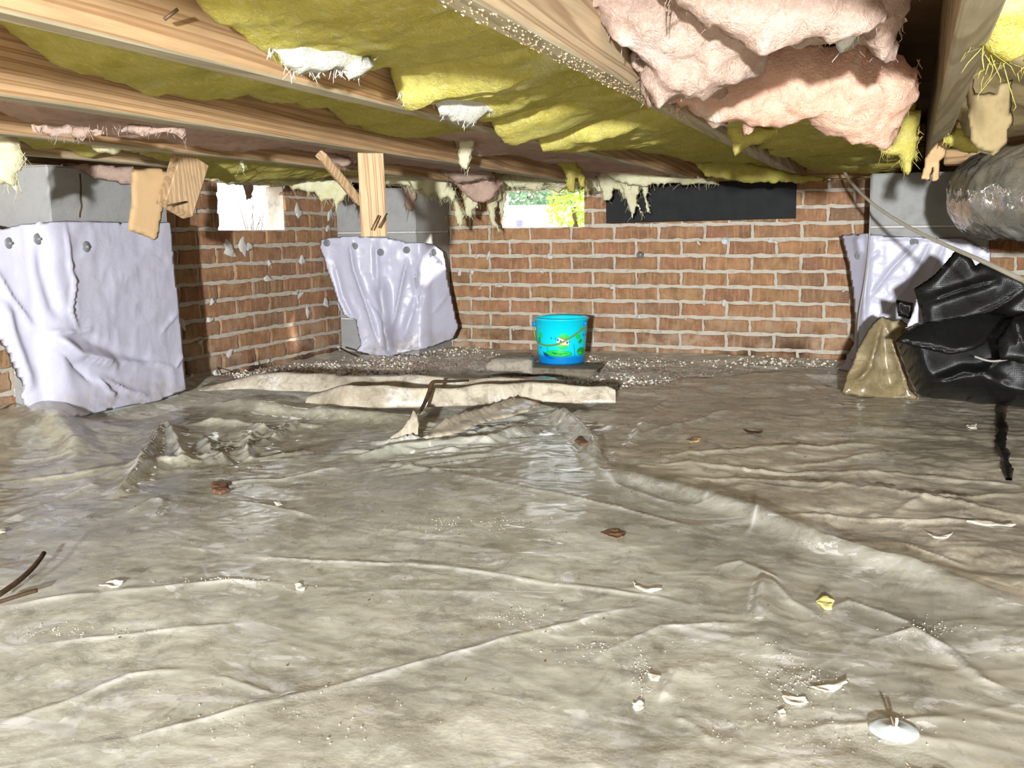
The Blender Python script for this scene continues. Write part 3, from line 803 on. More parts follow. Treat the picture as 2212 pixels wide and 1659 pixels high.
white_sheet('white plastic sheet on the corner pier, gathered to a knot at its foot',
    [(693,518),(722,512),(760,510),(835,513),(880,524),(912,524),(932,528),(950,545),(956,572),(959,600),(969,650),(980,700),(982,715),(972,738),(930,750),(895,757),(860,764),(835,770),(805,766),(785,760),(772,757),(782,742),(768,692),(742,680),(730,652),(712,600),(701,562),(692,540)],
    (-1.99, 3.938, 0.3), (0.3, -1, 0),
    [([(755,515),(765,580),(790,650),(820,740)], 0.02, 0.016, True), ([(820,600),(835,680),(850,745)], 0.035, 0.03, False),
     ([(880,560),(862,650),(848,720)], 0.022, 0.013, True), ([(890,570),(905,640),(885,690),(870,740)], -0.016, 0.02, False),
     ([(912,545),(905,620),(895,690)], 0.018, 0.014, True), ([(810,520),(815,600),(825,640)], -0.012, 0.015, False),
     ([(792,640),(835,690),(848,735)], 0.016, 0.01, True), ([(720,560),(740,640),(770,700)], -0.008, 0.015, False),
     ([(840,690),(846,765)], 0.03, 0.02, False), ([(930,545),(945,560),(955,575)], 0.008, 0.006, True), ([(960,640),(930,680)], 0.008, 0.014, True)],
    [(706,525), (766,532), (822,545), (878,540), (932,546)], bend_corner, seed=2)
def bend_right(u, v, O, U, V):
    X = O[None] + u[:, None]*U + v[:, None]*V
    l = np.clip(-0.088 - X[:, 0], 0, None)
    return -1.2*l + 0.02*np.clip((0.2 - X[:, 2])/0.2, 0, 1)
white_sheet('glossy white plastic sheet on the right pier, partly behind black tarpaulin',
    [(1814,508),(1832,507),(1876,503),(1884,507),(2000,513),(2080,514),(2140,545),(2140,700),(2060,800),(1960,805),(1880,806),(1800,806),(1822,785),(1844,745),(1846,700),(1842,640),(1832,580)],
    (0.1, 3.935, 0.3), (0, -1, 0),
    [([(1879,505),(1872,600),(1862,700)], 0.016, 0.012, True), ([(1985,520),(1930,575),(1880,640)], 0.011, 0.008, True), ([(2010,525),(1960,620),(1900,690)], 0.010, 0.008, True),
     ([(1880,518),(1960,512),(2060,520)], 0.006, 0.006, True), ([(2040,530),(2000,620),(1960,720)], 0.012, 0.01, True), ([(1850,510),(1858,550)], 0.016, 0.016, False), ([(1900,540),(1870,570)], 0.006, 0.008, True)],
    [(1855,552), (1975,522)], bend_right, seed=3)
# ground wire hanging down the right sheet
pts = [at(x, y, 1, yy) for x, y, yy in ((1882,378,3.92),(1880,470,3.90),(1876,540,3.90),(1868,610,3.88),(1856,680,3.87),(1852,740,3.85),(1850,782,3.83))]
o = empty('ground_wire', tuple(pts[-1])); tag(o, 'thin grey wire hanging down the white sheet on the right pier', 'wire')
link('strand', tube_mesh('strand', loc(o, pts), 0.0035, 6, 5), MAT['wire'], o)
link('clamp', beam_mesh('clamp', (-0.02, -0.01, 0.004), (0.03, -0.01, 0.0), 0.022, 0.012, seg=2), MAT['concrete'], o)

# ------------------------------------------------------------------ bucket
bx, by = fl(1213, 784, 0.012)[:2]
bz = 0.016
bk = empty('beach_bucket', (bx, by, bz)); tag(bk, 'turquoise plastic beach bucket standing near the far wall', 'bucket')
RB, RT, HB = 0.090, 0.1045, 0.176
prof = [(0.0005, 0.004), (RB-0.008, 0.004), (RB-0.002, 0.0), (RB, 0.006), (RB+(RT-RB)*0.5, HB*0.5), (RT-0.001, HB-0.006), (RT+0.004, HB-0.004), (RT+0.005, HB), (RT+0.001, HB+0.002), (RT-0.004, HB-0.004), (RB-0.003, 0.010), (0.0005, 0.008)]
m, nt, b, out = new_mat('turquoise_plastic')
tc = N_(nt, 'ShaderNodeTexCoord'); sep = N_(nt, 'ShaderNodeSeparateXYZ'); nt.links.new(tc.outputs['Object'], sep.inputs[0])
mr = N_(nt, 'ShaderNodeMapRange'); mr.inputs[1].default_value = 0.028; mr.inputs[2].default_value = 0.042; nt.links.new(sep.outputs['Z'], mr.inputs[0])
nt.links.new(mix(nt, mr.outputs[0], lin(0, 130, 205), lin(0, 216, 240)), b.inputs['Base Color'])
b.inputs['Roughness'].default_value = 0.35
link('body', lathe_mesh('body', prof, 56), m, bk)
def print_mat(n, c): return m_plain(n, c, 0.4, var=0.02)
PG = print_mat('print_green', lin(20, 205, 80)); PD = print_mat('print_dark_green', lin(30, 150, 50)); PC = print_mat('print_cream', lin(226, 240, 170)); PB = print_mat('print_blue', lin(10, 90, 190)); PO = print_mat('print_brown', lin(170, 130, 50))
to_cam = math.atan2(-by, -bx)
def on_bucket(x, y, lift):
    """a point of the print (x mm-like px from the axis, y px from the crop) on the bucket's curved side"""
    z = (1425 - y) / (1425 - 415) * (HB - 0.004)
    r = RB + (RT - RB)*z/HB + lift
    s = max(-0.985, min(0.985, (x - 1018) / (600.0 - (1 - z/HB)*62)))
    th = to_cam + math.asin(s)
    return (r*math.cos(th), r*math.sin(th), z)
def decal(name, mat, outline, lift=0.0006):
    cx = sum(p[0] for p in outline)/len(outline); cy = sum(p[1] for p in outline)/len(outline)
    V = []; nr = 5; m = len(outline)
    for k in range(1, nr+1):
        for (x, y) in outline: V.append(on_bucket(cx + (x-cx)*k/nr, cy + (y-cy)*k/nr, lift))
    V.append(on_bucket(cx, cy, lift)); c = len(V)-1
    Fc = [(c, (j+1) % m, j) for j in range(m)]
    for k in range(nr-1):
        for j in range(m): Fc.append((k*m+j, k*m+(j+1) % m, (k+1)*m+(j+1) % m, (k+1)*m+j))
    return link(name, mesh(name, V, Fc), mat, bk)
def ell(cx, cy, a, b, rot=0, n=22):
    return [(cx + a*math.cos(t)*math.cos(rot) - b*math.sin(t)*math.sin(rot), cy + a*math.cos(t)*math.sin(rot) + b*math.sin(t)*math.cos(rot)) for t in [2*math.pi*i/n for i in range(n)]]
decal('printed_lily_pad', PD, ell(955, 1160, 305, 78, 0.03)); decal('printed_lily_pad', PG, ell(950, 1155, 285, 66, 0.03), 0.0009)
decal('printed_lily_pad', PD, ell(1460, 1135, 95, 92)); decal('printed_lily_pad', PG, ell(1430, 1170, 50, 30), 0.0009)
decal('printed_leaf_line', PD, [(780,1130),(860,1165),(1000,1172),(1150,1150),(1150,1165),(1000,1190),(850,1182)], 0.0012)
decal('printed_blob', PG, [(955,775),(990,730),(1060,705),(1130,720),(1175,770),(1180,820),(1100,840),(1020,820)])
decal('printed_blob', PC, [(905,905),(950,800),(1080,850),(1180,850),(1200,900),(1165,985),(1080,980),(960,930)])
decal('printed_blob', PG, [(920,960),(1020,960),(1160,990),(1120,1060),(1000,1065),(940,1020)], 0.0009)
decal('printed_stripe', PO, [(960,780),(1060,820),(1190,815),(1190,832),(1060,842),(958,800)], 0.0012); decal('printed_stripe', PO, [(1000,950),(1090,975),(1170,975),(1165,995),(1090,995),(1000,965)], 0.0012)
for c in ((940,850),(1000,880),(1145,910)): decal('printed_dot', PB, ell(c[0], c[1], 22, 30, n=12), 0.0014)
decal('printed_blob', PG, ell(545, 760, 42, 70)); decal('printed_blob', PG, ell(1395, 790, 60, 58)); decal('printed_blob', PD, ell(1440, 900, 36, 52, 0.5)); decal('printed_stem', PD, [(505,820),(540,820),(545,930),(510,930)])
for c in ((790,810),(880,820),(1510,760),(1560,770),(545,1050),(1190,890)): decal('printed_dot', PB, ell(c[0], c[1], 14, 24, n=10), 0.0010)
for q in ([(590,1120),(640,1220),(740,1270),(860,1285),(860,1298),(730,1288),(625,1235)], [(620,1140),(680,1210),(780,1245),(880,1255),(880,1266),(770,1258),(668,1222)], [(1290,950),(1300,950),(1330,1230),(1318,1230)], [(690,1010),(700,1010),(710,1100),(700,1100)]):
    decal('printed_ripple', PB, q, 0.001)
hp = []
for x, y, lift in ((432,530,0.004),(395,620,0.008),(400,740,0.007),(455,870,0.006),(560,955,0.006),(720,980,0.006),(880,955,0.006),(1050,890,0.006),(1230,780,0.006),(1400,660,0.006),(1520,560,0.006),(1530,500,0.004)):
    z = (1425 - y) / 1010*(HB-0.004); r = RB + (RT-RB)*z/HB + lift
    s = (x - 1018)/(600.0 - (1 - z/HB)*62)
    th = to_cam + (math.asin(s) if abs(s) < 0.99 else math.copysign(1.45, s)*1.0)
    hp.append((r*math.cos(th)*1.0, r*math.sin(th), z))
mh = m_plain('olive_handle', lin(120, 140, 30), 0.4, var=0.05)
link('handle', tube_mesh('handle', hp, 0.0034, 8, 5), mh, bk)
for e in (hp[0], hp[-1]):
    link('lug', lathe_mesh('lug', [(0.0001, -0.008), (0.008, -0.008), (0.008, 0.008), (0.0001, 0.008)], 10), m, bk, e)

# concrete lumps by the bucket
def lump(name, label, p, size, seed, mat='concrete', cat='stone', rot=0.0, flatz=1.0):
    n = 14; V = []; Fc = []
    for i in range(n+1):
        for j in range(2*n):
            t = math.pi*i/n; a = 2*math.pi*j/(2*n)
            d = np.array([math.sin(t)*math.cos(a), math.sin(t)*math.sin(a), math.cos(t)])
            q = np.sign(d)*np.abs(d)**0.55
            q = q*(1 + 0.28*fbm(d[None]*1.6+seed*5, 3, seed)[0])
            V.append(q*np.array(size)/2)
    for i in range(n):
        for j in range(2*n):
            Fc.append((i*2*n+j, (i+1)*2*n+j, (i+1)*2*n+(j+1) % (2*n), i*2*n+(j+1) % (2*n)))
    o = link(name, mesh(name, V, Fc, True), MAT[mat], None, p); o.rotation_euler = (0, 0, rot)
    tag(o, label, cat); return o
lump('concrete_lump', 'grey broken concrete lump lying left of the bucket', tuple(fl(1098, 800, 0.0)+np.array([0, 0.03, 0.018])), (0.19, 0.12, 0.062), 3, rot=0.25)
lump('flat_stone', 'flat dark slab under and in front of the bucket', (bx+0.03, by-0.05, -0.008), (0.30, 0.22, 0.042), 5, 'slab', rot=0.1)

# ------------------------------------------------------------------ glass wool between the joists
def wool_rough(amp, sc, seed):
    def f(u, v):
        p = np.stack([u, v], 1)
        a = fbm(p*sc, 4, seed)*amp + (np.abs(fbm(p*sc*2.3, 3, seed+4))*-0.8 + 0.25)*amp*0.7
        return a + fbm(p*sc*7, 3, seed+8)*amp*0.22
    return f
def bay_batt(label, xl, xr, left_px, zr, mat, thick=0.05, sag=0.02, seed=0, amp=0.012, res=0.0085, cat='insulation', x_edge=None):
    """A batt lying between two joists; its left lip follows the given outline in the plane of the joist face at x = xl."""
    yz = np.array([at(x, y, 0, xl)[1:] for x, y in left_px])
    o_ = np.argsort(yz[:, 0]); ys, zs = yz[o_, 0], yz[o_, 1]
    y0, y1 = ys[0], ys[-1]
    poly = [(xl, y0)] + [(xl + 0.006*math.sin(i*1.7), y) for i, y in enumerate(np.linspace(y0, y1, 9)[1:-1])] + [(xl, y1), (xr, y1 - 0.02), (xr, y0 + 0.01)]
    def bend(u, v):
        t = np.clip((u - xl)/(xr - xl), 0, 1)
        zl = np.interp(v, ys, zs)
        z = zl*(1-t)**1.5 + zr*(1-(1-t)**1.5) - sag*np.sin(math.pi*np.clip(t, 0, 1))*0.8 + fbm(np.stack([u, v], 1)*4.5, 3, seed)*0.012*np.minimum(1, t*4)
        return -(z + thick/2)
    me = puff_mesh('insulation_batt', poly, ((0, 0, 0), (1, 0, 0), (0, 1, 0), (0, 0, -1)), res, thick, bend, wool_rough(amp, 9, seed), edge=0.012, jag=0.012, seed=seed)
    o = link('insulation_batt', me, MAT[mat]); tag(o, label, cat, 'glass wool batts'); return o
def flap(label, px, O, N, thick, mat, seed=0, amp=0.006, sc=16, jag=0.008, edge=0.014, res=0.007, name='hanging_insulation', cat='insulation', bow=0.0, fibres=0, group='loose hanging glass wool', fl_=0.05):
    po, fr = px_frame(px, O, N)
    Op, U, V, Nn = fr
    cen = np.mean(np.array(po), 0); ext = np.ptp(np.array(po), axis=0).max()
    bend = (lambda u, v: bow*(1 - ((u-cen[0])**2 + (v-cen[1])**2)/(ext*ext*0.25)) + 0.012*fbm(np.stack([u, v], 1)*8, 3, seed+3)*min(1, ext*5))
    org = Op + cen[0]*U + cen[1]*V
    me = puff_mesh(name, po, (Op - org, U, V, Nn), res, thick, bend, wool_rough(amp, sc, seed), edge=edge, jag=jag, seed=seed)
    o = link(name, me, MAT[mat], None, tuple(org)); tag(o, label, cat, group)
    if fibres:
        r = np.random.RandomState(seed+77); Vv = []; Fc = []
        dp = densify(po, 0.004, jag, seed); lowz = np.array([(Op + q[0]*U + q[1]*V)[2] for q in dp])
        cand = np.where(lowz < np.quantile(lowz, 0.65))[0]
        for i in range(int(fibres*1.6)):
            q = dp[r.choice(cand)]; p = Op - org + q[0]*U + q[1]*V
            d = np.array([r.uniform(-1.1, 1.1), r.uniform(-.6, .4), -1.0]); d /= np.linalg.norm(d)
            L = fl_*r.uniform(0.25, 1.0)**1.5; w = r.uniform(0.0004, 0.0013); s = U*w; k = r.uniform(-.9, .9, 3)*L
            pts = [p - d*0.008, p + d*L*0.4 + k*0.3, p + d*L*0.75 + k*0.55, p + d*L + k*0.4]
            b = len(Vv)
            for j, c in enumerate(pts):
                ww = (1, 0.9, 0.6, 0.15)[j]; Vv += [c - s*ww, c + s*ww, c + Nn*w*ww]
            for j in range(3):
                for e in range(3): Fc.append((b+j*3+e, b+j*3+(e+1) % 3, b+j*3+3+(e+1) % 3, b+j*3+3+e))
        f = link('loose_fibres', mesh('loose_fibres', Vv, Fc), MAT[mat], o); f['kind'] = 'stuff'
    return o
FN = (0.36, -0.93, 0)          # plane facing the camera
# bay between joists A and C
XA = -0.774 + 0.03
XC = -0.367 - 0.022
bay_batt('wide olive yellow batt sagging over the broad upper left joist, white tuft at its lip', XA, XC, [(330,-140),(405,0),(455,60),(530,110),(620,150),(640,166),(700,155),(760,161),(812,140)], 0.79, 'yellow', 0.05, 0.012, seed=1)
bay_batt('yellow batt with a torn pointed corner hanging over the upper left joist', XA, XC, [(796,120),(830,140),(848,200),(856,243),(872,205),(882,233),(925,213),(960,250),(1000,265),(1030,272),(1060,262)], 0.785, 'yellow', 0.05, 0.012, seed=2)
bay_batt('bright yellow batt end folded down like a square tongue', XA+0.01, XC-0.05, [(1046,250),(1062,290),(1090,322),(1128,306),(1160,288),(1215,262)], 0.775, 'yellow', 0.045, 0.01, seed=3, amp=0.006)
bay_batt('long yellow batt edge drooping across the middle of the ceiling', XA+0.02, XC, [(1150,296),(1162,332),(1190,337),(1240,325),(1330,318),(1355,321),(1420,327),(1480,346),(1515,352),(1556,340)], 0.765, 'yellow', 0.05, 0.012, seed=4)
bay_batt('olive yellow batt near the far wall under the middle joists', XA-0.032, XC+0.02, [(1560,376),(1600,379),(1640,384),(1690,388)], 0.75, 'yellow', 0.04, 0.01, seed=5)
flap('whitish wool tuft on the lip of the wide olive yellow batt', [(590,110),(640,85),(740,95),(800,118),(806,140),(770,160),(748,165),(735,152),(700,155),(640,166),(622,150)], on_plane(700,130,(XA+0.085,1.3,.77),(1,-0.15,-0.2)), (1,-0.35,-0.45), 0.022, 'white_wool', seed=6, fibres=40, fl_=0.012)
flap('pale wool scrap draped below the torn yellow corner', [(860,215),(900,185),(960,170),(1060,200),(1090,222),(1050,245),(1030,262),(1015,272),(985,262),(960,250),(925,214),(885,236),(874,210)], on_plane(980,220,(XA+0.085,1.7,.75),(1,-0.15,-0.2)), (1,-0.35,-0.45), 0.016, 'white_wool', seed=7, fibres=30, fl_=0.012)
# bay between joists B and A
XB = -1.228 + 0.035
bay_batt('shaded olive batt between the two brightest left joists', XB, -0.80, [(-120,-10),(30,80),(100,140),(200,170),(280,186),(320,206),(380,214),(430,222),(455,203),(490,190),(550,224),(600,206),(650,236),(690,215)], 0.80, 'yellow', 0.05, 0.015, seed=8)
bay_batt('olive batt behind the hanging post, above the second joist', XB-0.02, -0.80, [(680,212),(730,262),(780,284),(830,290),(862,268),(880,262)], 0.79, 'yellow', 0.05, 0.015, seed=9)
bay_batt('dull pink batt drooping beyond the hanging post', XB-0.03, -0.80, [(870,262),(905,285),(950,292),(985,322),(1010,334),(1040,312),(1075,330),(1130,336)], 0.77, 'dimpink', 0.05, 0.012, seed=10)
bay_batt('torn brownish pink batt near the far vent opening', XB-0.035, -0.80, [(1110,335),(1150,345),(1190,352),(1240,360),(1300,372)], 0.755, 'dimpink', 0.05, 0.012, seed=11)
# bay between joists D and B
XD = -1.668 + 0.03
bay_batt('dull pink batt sagging along the left side above the third joist', XD, -1.25, [(-60,225),(40,262),(110,270),(170,285),(240,300),(330,304),(420,320),(500,330),(560,318),(620,320)], 0.79, 'dimpink', 0.05, 0.02, seed=12)
bay_batt('dim pink batt above the diagonal brace', XD, -1.25, [(610,316),(680,330),(760,345),(850,352),(960,366)], 0.77, 'dimpink', 0.05, 0.012, seed=13)
flap('fluffy cream wool lump hanging under the third joist at left', [(190,300),(250,292),(300,300),(315,312),(310,322),(270,322),(245,330),(220,332),(200,322)], (-1.66,1.9,.72), FN, 0.035, 'paleyellow', seed=14, amp=0.01)
flap('silvery pale wool strip under the second joist at left', [(220,270),(300,268),(395,277),(396,297),(330,288),(260,285)], (-1.30,1.55,.72), FN, 0.012, 'greypink', seed=15, jag=0.014, amp=0.01, fibres=20, fl_=0.015)
flap('pinkish wool strip showing behind the left joists', [(64,272),(150,272),(230,283),(190,300),(120,296),(80,285)], (-1.36,1.5,.73), FN, 0.012, 'greypink', seed=16, jag=0.014, amp=0.01, fibres=20, fl_=0.015)
# bay between E and D
XE = -2.03 + 0.03
bay_batt('olive batt above the left pier behind the lowest joist', XE, -1.70, [(-20,296),(60,318),(120,318),(180,345),(240,316),(300,330)], 0.79, 'yellow', 0.05, 0.015, seed=17)
bay_batt('long pale yellow batt bellying above the sunny side vent', XE, -1.70, [(290,340),(350,352),(430,388),(500,396),(580,396),(650,384),(720,378),(800,376)], 0.775, 'yellow', 0.05, 0.02, seed=18)
bay_batt('yellow batt in the far corner above the corner pier', XE, -1.70, [(790,378),(840,384),(900,388),(1000,392)], 0.765, 'paleyellow', 0.05, 0.01, seed=19)
flap('torn pinkish wool sheet hanging across the left pier top', [(122,356),(150,351),(230,356),(292,362),(288,404),(262,398),(240,392),(214,388),(196,380),(176,370),(150,366)], (-2.14,2.25,.7), FN, 0.02, 'greypink', seed=20, jag=0.006)
flap('pale yellow wool clump dangling at the left edge of the ceiling', [(-30,255),(8,258),(22,262),(36,300),(52,342),(46,366),(32,378),(38,412),(24,402),(8,398),(-30,410)], (-1.72,1.75,.65), FN, 0.05, 'paleyellow', seed=21, amp=0.01, fibres=30)
# bay between C and R : the pink wool
bay_batt('olive yellow batt in shade behind the big pink wool', -0.338, 0.03, [(1545,262),(1600,296),(1660,330),(1720,352)], 0.765, 'yellow', 0.05, 0.012, seed=22)
bay_batt('olive batt reaching the far wall between the middle and right joists', -0.338, 0.06, [(1724,354),(1760,372),(1812,388)], 0.752, 'yellow', 0.045, 0.012, seed=23)
o = flap('big peach pink glass wool mass hanging low at upper right', [(1392,218),(1440,178),(1500,150),(1600,110),(1700,70),(1800,82),(1940,104),(1984,148),(1980,200),(1956,232),(1938,276),(1920,310),(1870,292),(1800,272),(1760,252),(1740,236),(1680,242),(1632,241),(1608,264),(1590,243),(1540,246),(1502,236),(1482,214),(1466,240),(1456,216)], (-0.17,1.62,.72), (0.1,-0.80,-0.60), 0.10, 'pink', seed=24, amp=0.026, sc=10, jag=0.014, edge=0.03, res=0.0055, name='pink_insulation', bow=0.03, fibres=60, fl_=0.02)
flap('greyish pink wool layer folded over the peach pink mass', [(1180,-60),(1182,20),(1214,44),(1255,14),(1330,70),(1395,118),(1380,150),(1418,212),(1470,178),(1530,192),(1600,162),(1640,140),(1662,88),(1700,76),(1800,92),(1830,112),(1850,95),(1900,110),(1950,122),(1940,70),(1960,20),(1975,-60)], (-0.17,1.30,.74), (0.1,-0.72,-0.69), 0.09, 'greypink', seed=25, amp=0.03, sc=11, jag=0.014, edge=0.03, res=0.0055, name='pink_insulation', bow=0.02, fibres=50, fl_=0.02)
flap('pale pink wool fold crossing the top edge of the picture', [(1380,-70),(1440,10),(1520,40),(1580,70),(1660,92),(1690,70),(1800,60),(1880,48),(1920,30),(1890,-70)], (-0.17,1.16,.74), (0.1,-0.72,-0.69), 0.06, 'greypink', seed=26, amp=0.022, sc=12, jag=0.014, edge=0.03, res=0.0055, name='pink_insulation', bow=0.015, fibres=30, fl_=0.02)
flap('grey pink wool drape at the left side of the peach pink mass', [(1320,60),(1400,118),(1470,120),(1560,70),(1662,95),(1655,128),(1590,165),(1540,190),(1480,180),(1418,214),(1398,222),(1388,190),(1384,150)], (-0.20,1.42,.73), (0.1,-0.75,-0.66), 0.06, 'greypink', seed=27, amp=0.02, sc=13, jag=0.012, edge=0.025, res=0.0055, name='pink_insulation', bow=0.015, fibres=30, fl_=0.02)
flap('small white pointed wool tip dangling in front of the peach mass', [(1800,60),(1860,50),(1852,80),(1830,112),(1815,112),(1808,90)], (-0.17,1.24,.74), (0.1,-0.8,-0.6), 0.014, 'white_wool', seed=28, res=0.004, fibres=10, fl_=0.012)
flap('bright yellow folded wool edge beneath the peach pink mass', [(1562,250),(1600,262),(1650,278),(1690,280),(1664,302),(1620,318),(1586,335),(1574,300)], (-0.25,2.15,.73), FN, 0.03, 'yellow', seed=29, amp=0.006)
flap('yellow wool fringe hanging beside the right joist', [(1958,232),(1984,236),(1984,300),(1972,340),(1960,378),(1948,352),(1940,338),(1912,338),(1896,322),(1922,306),(1940,276)], (0.03,2.15,.7), FN, 0.03, 'yellow', seed=30, fibres=30, fl_=0.03)
flap('olive wool strip sagging under the ceiling right of centre', [(1500,352),(1560,345),(1620,352),(1700,372),(1780,384),(1800,392),(1700,396),(1600,392),(1530,384)], (-0.4,3.6,.73), FN, 0.02, 'yellow', seed=31)
flap('small yellow wool scraps above the black board', [(1604,372),(1640,378),(1668,372),(1690,388),(1640,392),(1600,388)], (-0.5,3.9,.73), FN, 0.02, 'paleyellow', seed=32)
# loose shreds near the far wall
YF = 4.02
flap('yellow wool fringe above the sunny side vent', [(438,386),(480,374),(560,386),(640,388),(700,382),(764,396),(744,428),(726,452),(716,428),(690,434),(676,416),(650,412),(610,400),(560,400),(500,398)], (-2.1,3.2,.72), FN, 0.02, 'paleyellow', seed=33, jag=0.01, fibres=60, fl_=0.035)
flap('pink wool tongue dangling into the sunny side vent', [(522,390),(548,390),(546,415),(541,432),(530,430),(526,410)], (-2.25,3.2,.7), FN, 0.012, 'greypink', seed=34, res=0.005)
flap('forked yellow wool shred hanging below the third joist', [(506,292),(546,293),(566,300),(572,326),(562,346),(556,320),(542,314),(530,332),(526,371),(518,356),(519,320)], (-1.64,2.5,.68), FN, 0.012, 'paleyellow', seed=35, res=0.004, jag=0.005, fibres=14)
flap('fringed pale wool right of the hanging post', [(832,342),(900,346),(930,360),(958,384),(985,428),(1004,470),(997,492),(984,480),(980,432),(960,418),(945,424),(930,412),(905,422),(890,404),(860,400),(832,398)], (-1.75,3.75,.7), FN, 0.02, 'paleyellow', seed=36, fibres=70, fl_=0.04)
flap('pinkish torn wool bag hanging between post and far vent', [(935,352),(1000,358),(1060,372),(1086,395),(1066,428),(1044,437),(1030,436),(1008,425),(985,398),(960,375)], (-1.62,3.72,.7), FN, 0.035, 'dimpink', seed=37, fibres=30, amp=0.01)
flap('ragged yellow wool tail left of the far vent', [(1052,396),(1082,398),(1084,425),(1070,452),(1068,475),(1082,500),(1062,486),(1054,455),(1050,425)], (-1.66,3.95,.68), FN, 0.014, 'paleyellow', seed=38, res=0.005, fibres=24, fl_=0.04)
flap('small hooked wool tuft hanging beyond the pink bag', [(1004,392),(1024,388),(1030,430),(1034,448),(1020,452),(1016,470),(1006,465),(1000,425)], (-1.70,3.74,.68), FN, 0.014, 'paleyellow', seed=39, res=0.005, fibres=30, fl_=0.03)
flap('tangle of backlit wool strings across the top of the far vent', [(1056,384),(1080,374),(1110,372),(1150,366),(1200,372),(1242,362),(1284,360),(1300,384),(1270,404),(1236,404),(1204,410),(1180,398),(1150,412),(1110,404),(1090,416)], (-1.5,4.12,.71), FN, 0.012, 'paleyellow', seed=40, jag=0.02, fibres=150, fl_=0.06)
flap('greenish yellow wool curtain hanging in front of the far vent', [(1196,336),(1242,346),(1258,370),(1268,412),(1256,402),(1246,384),(1240,416),(1226,416),(1222,378)], (-1.2,3.3,.7), FN, 0.016, 'yellow', seed=41, res=0.005, fibres=20, fl_=0.03)
flap('small white wool tooth hanging from the second joist end', [(990,300),(1022,302),(1018,345),(1008,366),(996,362),(990,335)], (-1.15,2.6,.72), FN, 0.02, 'paleyellow', seed=42, res=0.005, fibres=14, fl_=0.02)
flap('twisted cream wool shreds right of the far vent', [(1284,366),(1330,378),(1352,392),(1358,428),(1346,432),(1338,410),(1326,408),(1320,434),(1304,434),(1296,404)], (-1.25,4.0,.69), FN, 0.014, 'paleyellow', seed=43, res=0.005, fibres=24, fl_=0.03)
flap('long cream wool shred hanging over the black board', [(1322,372),(1382,374),(1380,414),(1374,430),(1386,466),(1374,444),(1366,470),(1354,434),(1342,402)], (-1.1,3.95,.68), FN, 0.016, 'paleyellow', seed=44, res=0.005, fibres=20, fl_=0.03)
flap('thin cream wool string hanging over the black board', [(1388,372),(1402,378),(1400,416),(1396,424),(1406,462),(1398,458),(1390,424),(1386,390)], (-1.02,3.95,.68), FN, 0.008, 'paleyellow', seed=45, res=0.004, jag=0.004, fibres=8)
flap('pale wool fringe along the underside beyond the middle joist', [(1290,360),(1400,372),(1480,380),(1548,390),(1552,398),(1500,398),(1440,396),(1380,404),(1330,390)], (-1.0,3.9,.72), FN, 0.016, 'paleyellow', seed=46, jag=0.01, fibres=60, fl_=0.025)
flap('reddish wool tail on the far right side of the corner pier', [(870,395),(900,405),(898,430),(890,456),(878,450),(872,420)], (-2.03,3.9,.68), FN, 0.014, 'dimpink', seed=47, res=0.005, fibres=10)
flap('pale wool shred left of the hanging post', [(676,318),(706,322),(756,340),(768,352),(740,362),(716,352),(696,340)], (-1.62,2.6,.71), FN, 0.012, 'greypink', seed=48, fibres=24, fl_=0.03)
flap('pinkish lit wool band just right of the hanging post', [(834,334),(900,340),(985,352),(1062,362),(1068,384),(1020,392),(985,398),(960,380),(930,362),(900,350),(860,352),(836,350)], (-1.6,3.5,.71), FN, 0.03, 'greypink', seed=60, fibres=40, amp=0.01, fl_=0.03)
flap('cream wool fringe below the pinkish lit band', [(880,384),(920,378),(962,392),(985,412),(978,436),(966,424),(952,430),(940,416),(926,428),(912,408),(896,412)], (-1.75,3.7,.69), FN, 0.016, 'paleyellow', seed=61, fibres=60, fl_=0.035)
flap('wispy pink and cream wool above the far vent', [(1086,338),(1130,336),(1190,350),(1250,352),(1300,366),(1290,384),(1240,378),(1180,384),(1140,376),(1100,372)], (-1.35,3.8,.71), FN, 0.02, 'greypink', seed=62, fibres=50, fl_=0.04)
flap('cream wool clump dangling between far vent and black board', [(1262,372),(1300,376),(1310,400),(1296,416),(1280,404),(1268,420),(1262,400)], (-1.25,4.05,.7), FN, 0.014, 'paleyellow', seed=63, fibres=40, res=0.005, fl_=0.035)
flap('thin cream wool shred between pink bag and far vent', [(1076,392),(1090,392),(1094,430),(1086,452),(1090,470),(1080,462),(1076,430)], (-1.6,4.1,.68), FN, 0.010, 'paleyellow', seed=64, fibres=20, res=0.004, fl_=0.03)
tg = next(o for o in COL.objects if o.get('label', '').startswith('tangle of backlit'))
r = np.random.RandomState(9)
for i in range(26):
    x0 = r.uniform(1075, 1200); y0 = r.uniform(372, 410); L = r.uniform(40, 110)
    pts = [at(x0 + L*t, y0 + r.normal(0, 5) + 10*math.sin(3*t + i), 1, 4.10 + r.uniform(-.03, .05)) - np.array(tg.location) for t in (0, .25, .5, .75, 1)]
    link('wool_string', tube_mesh('wool_string', pts, [0.001, 0.0022, 0.0026, 0.002, 0.0008], 5, 3), MAT['paleyellow'], tg)
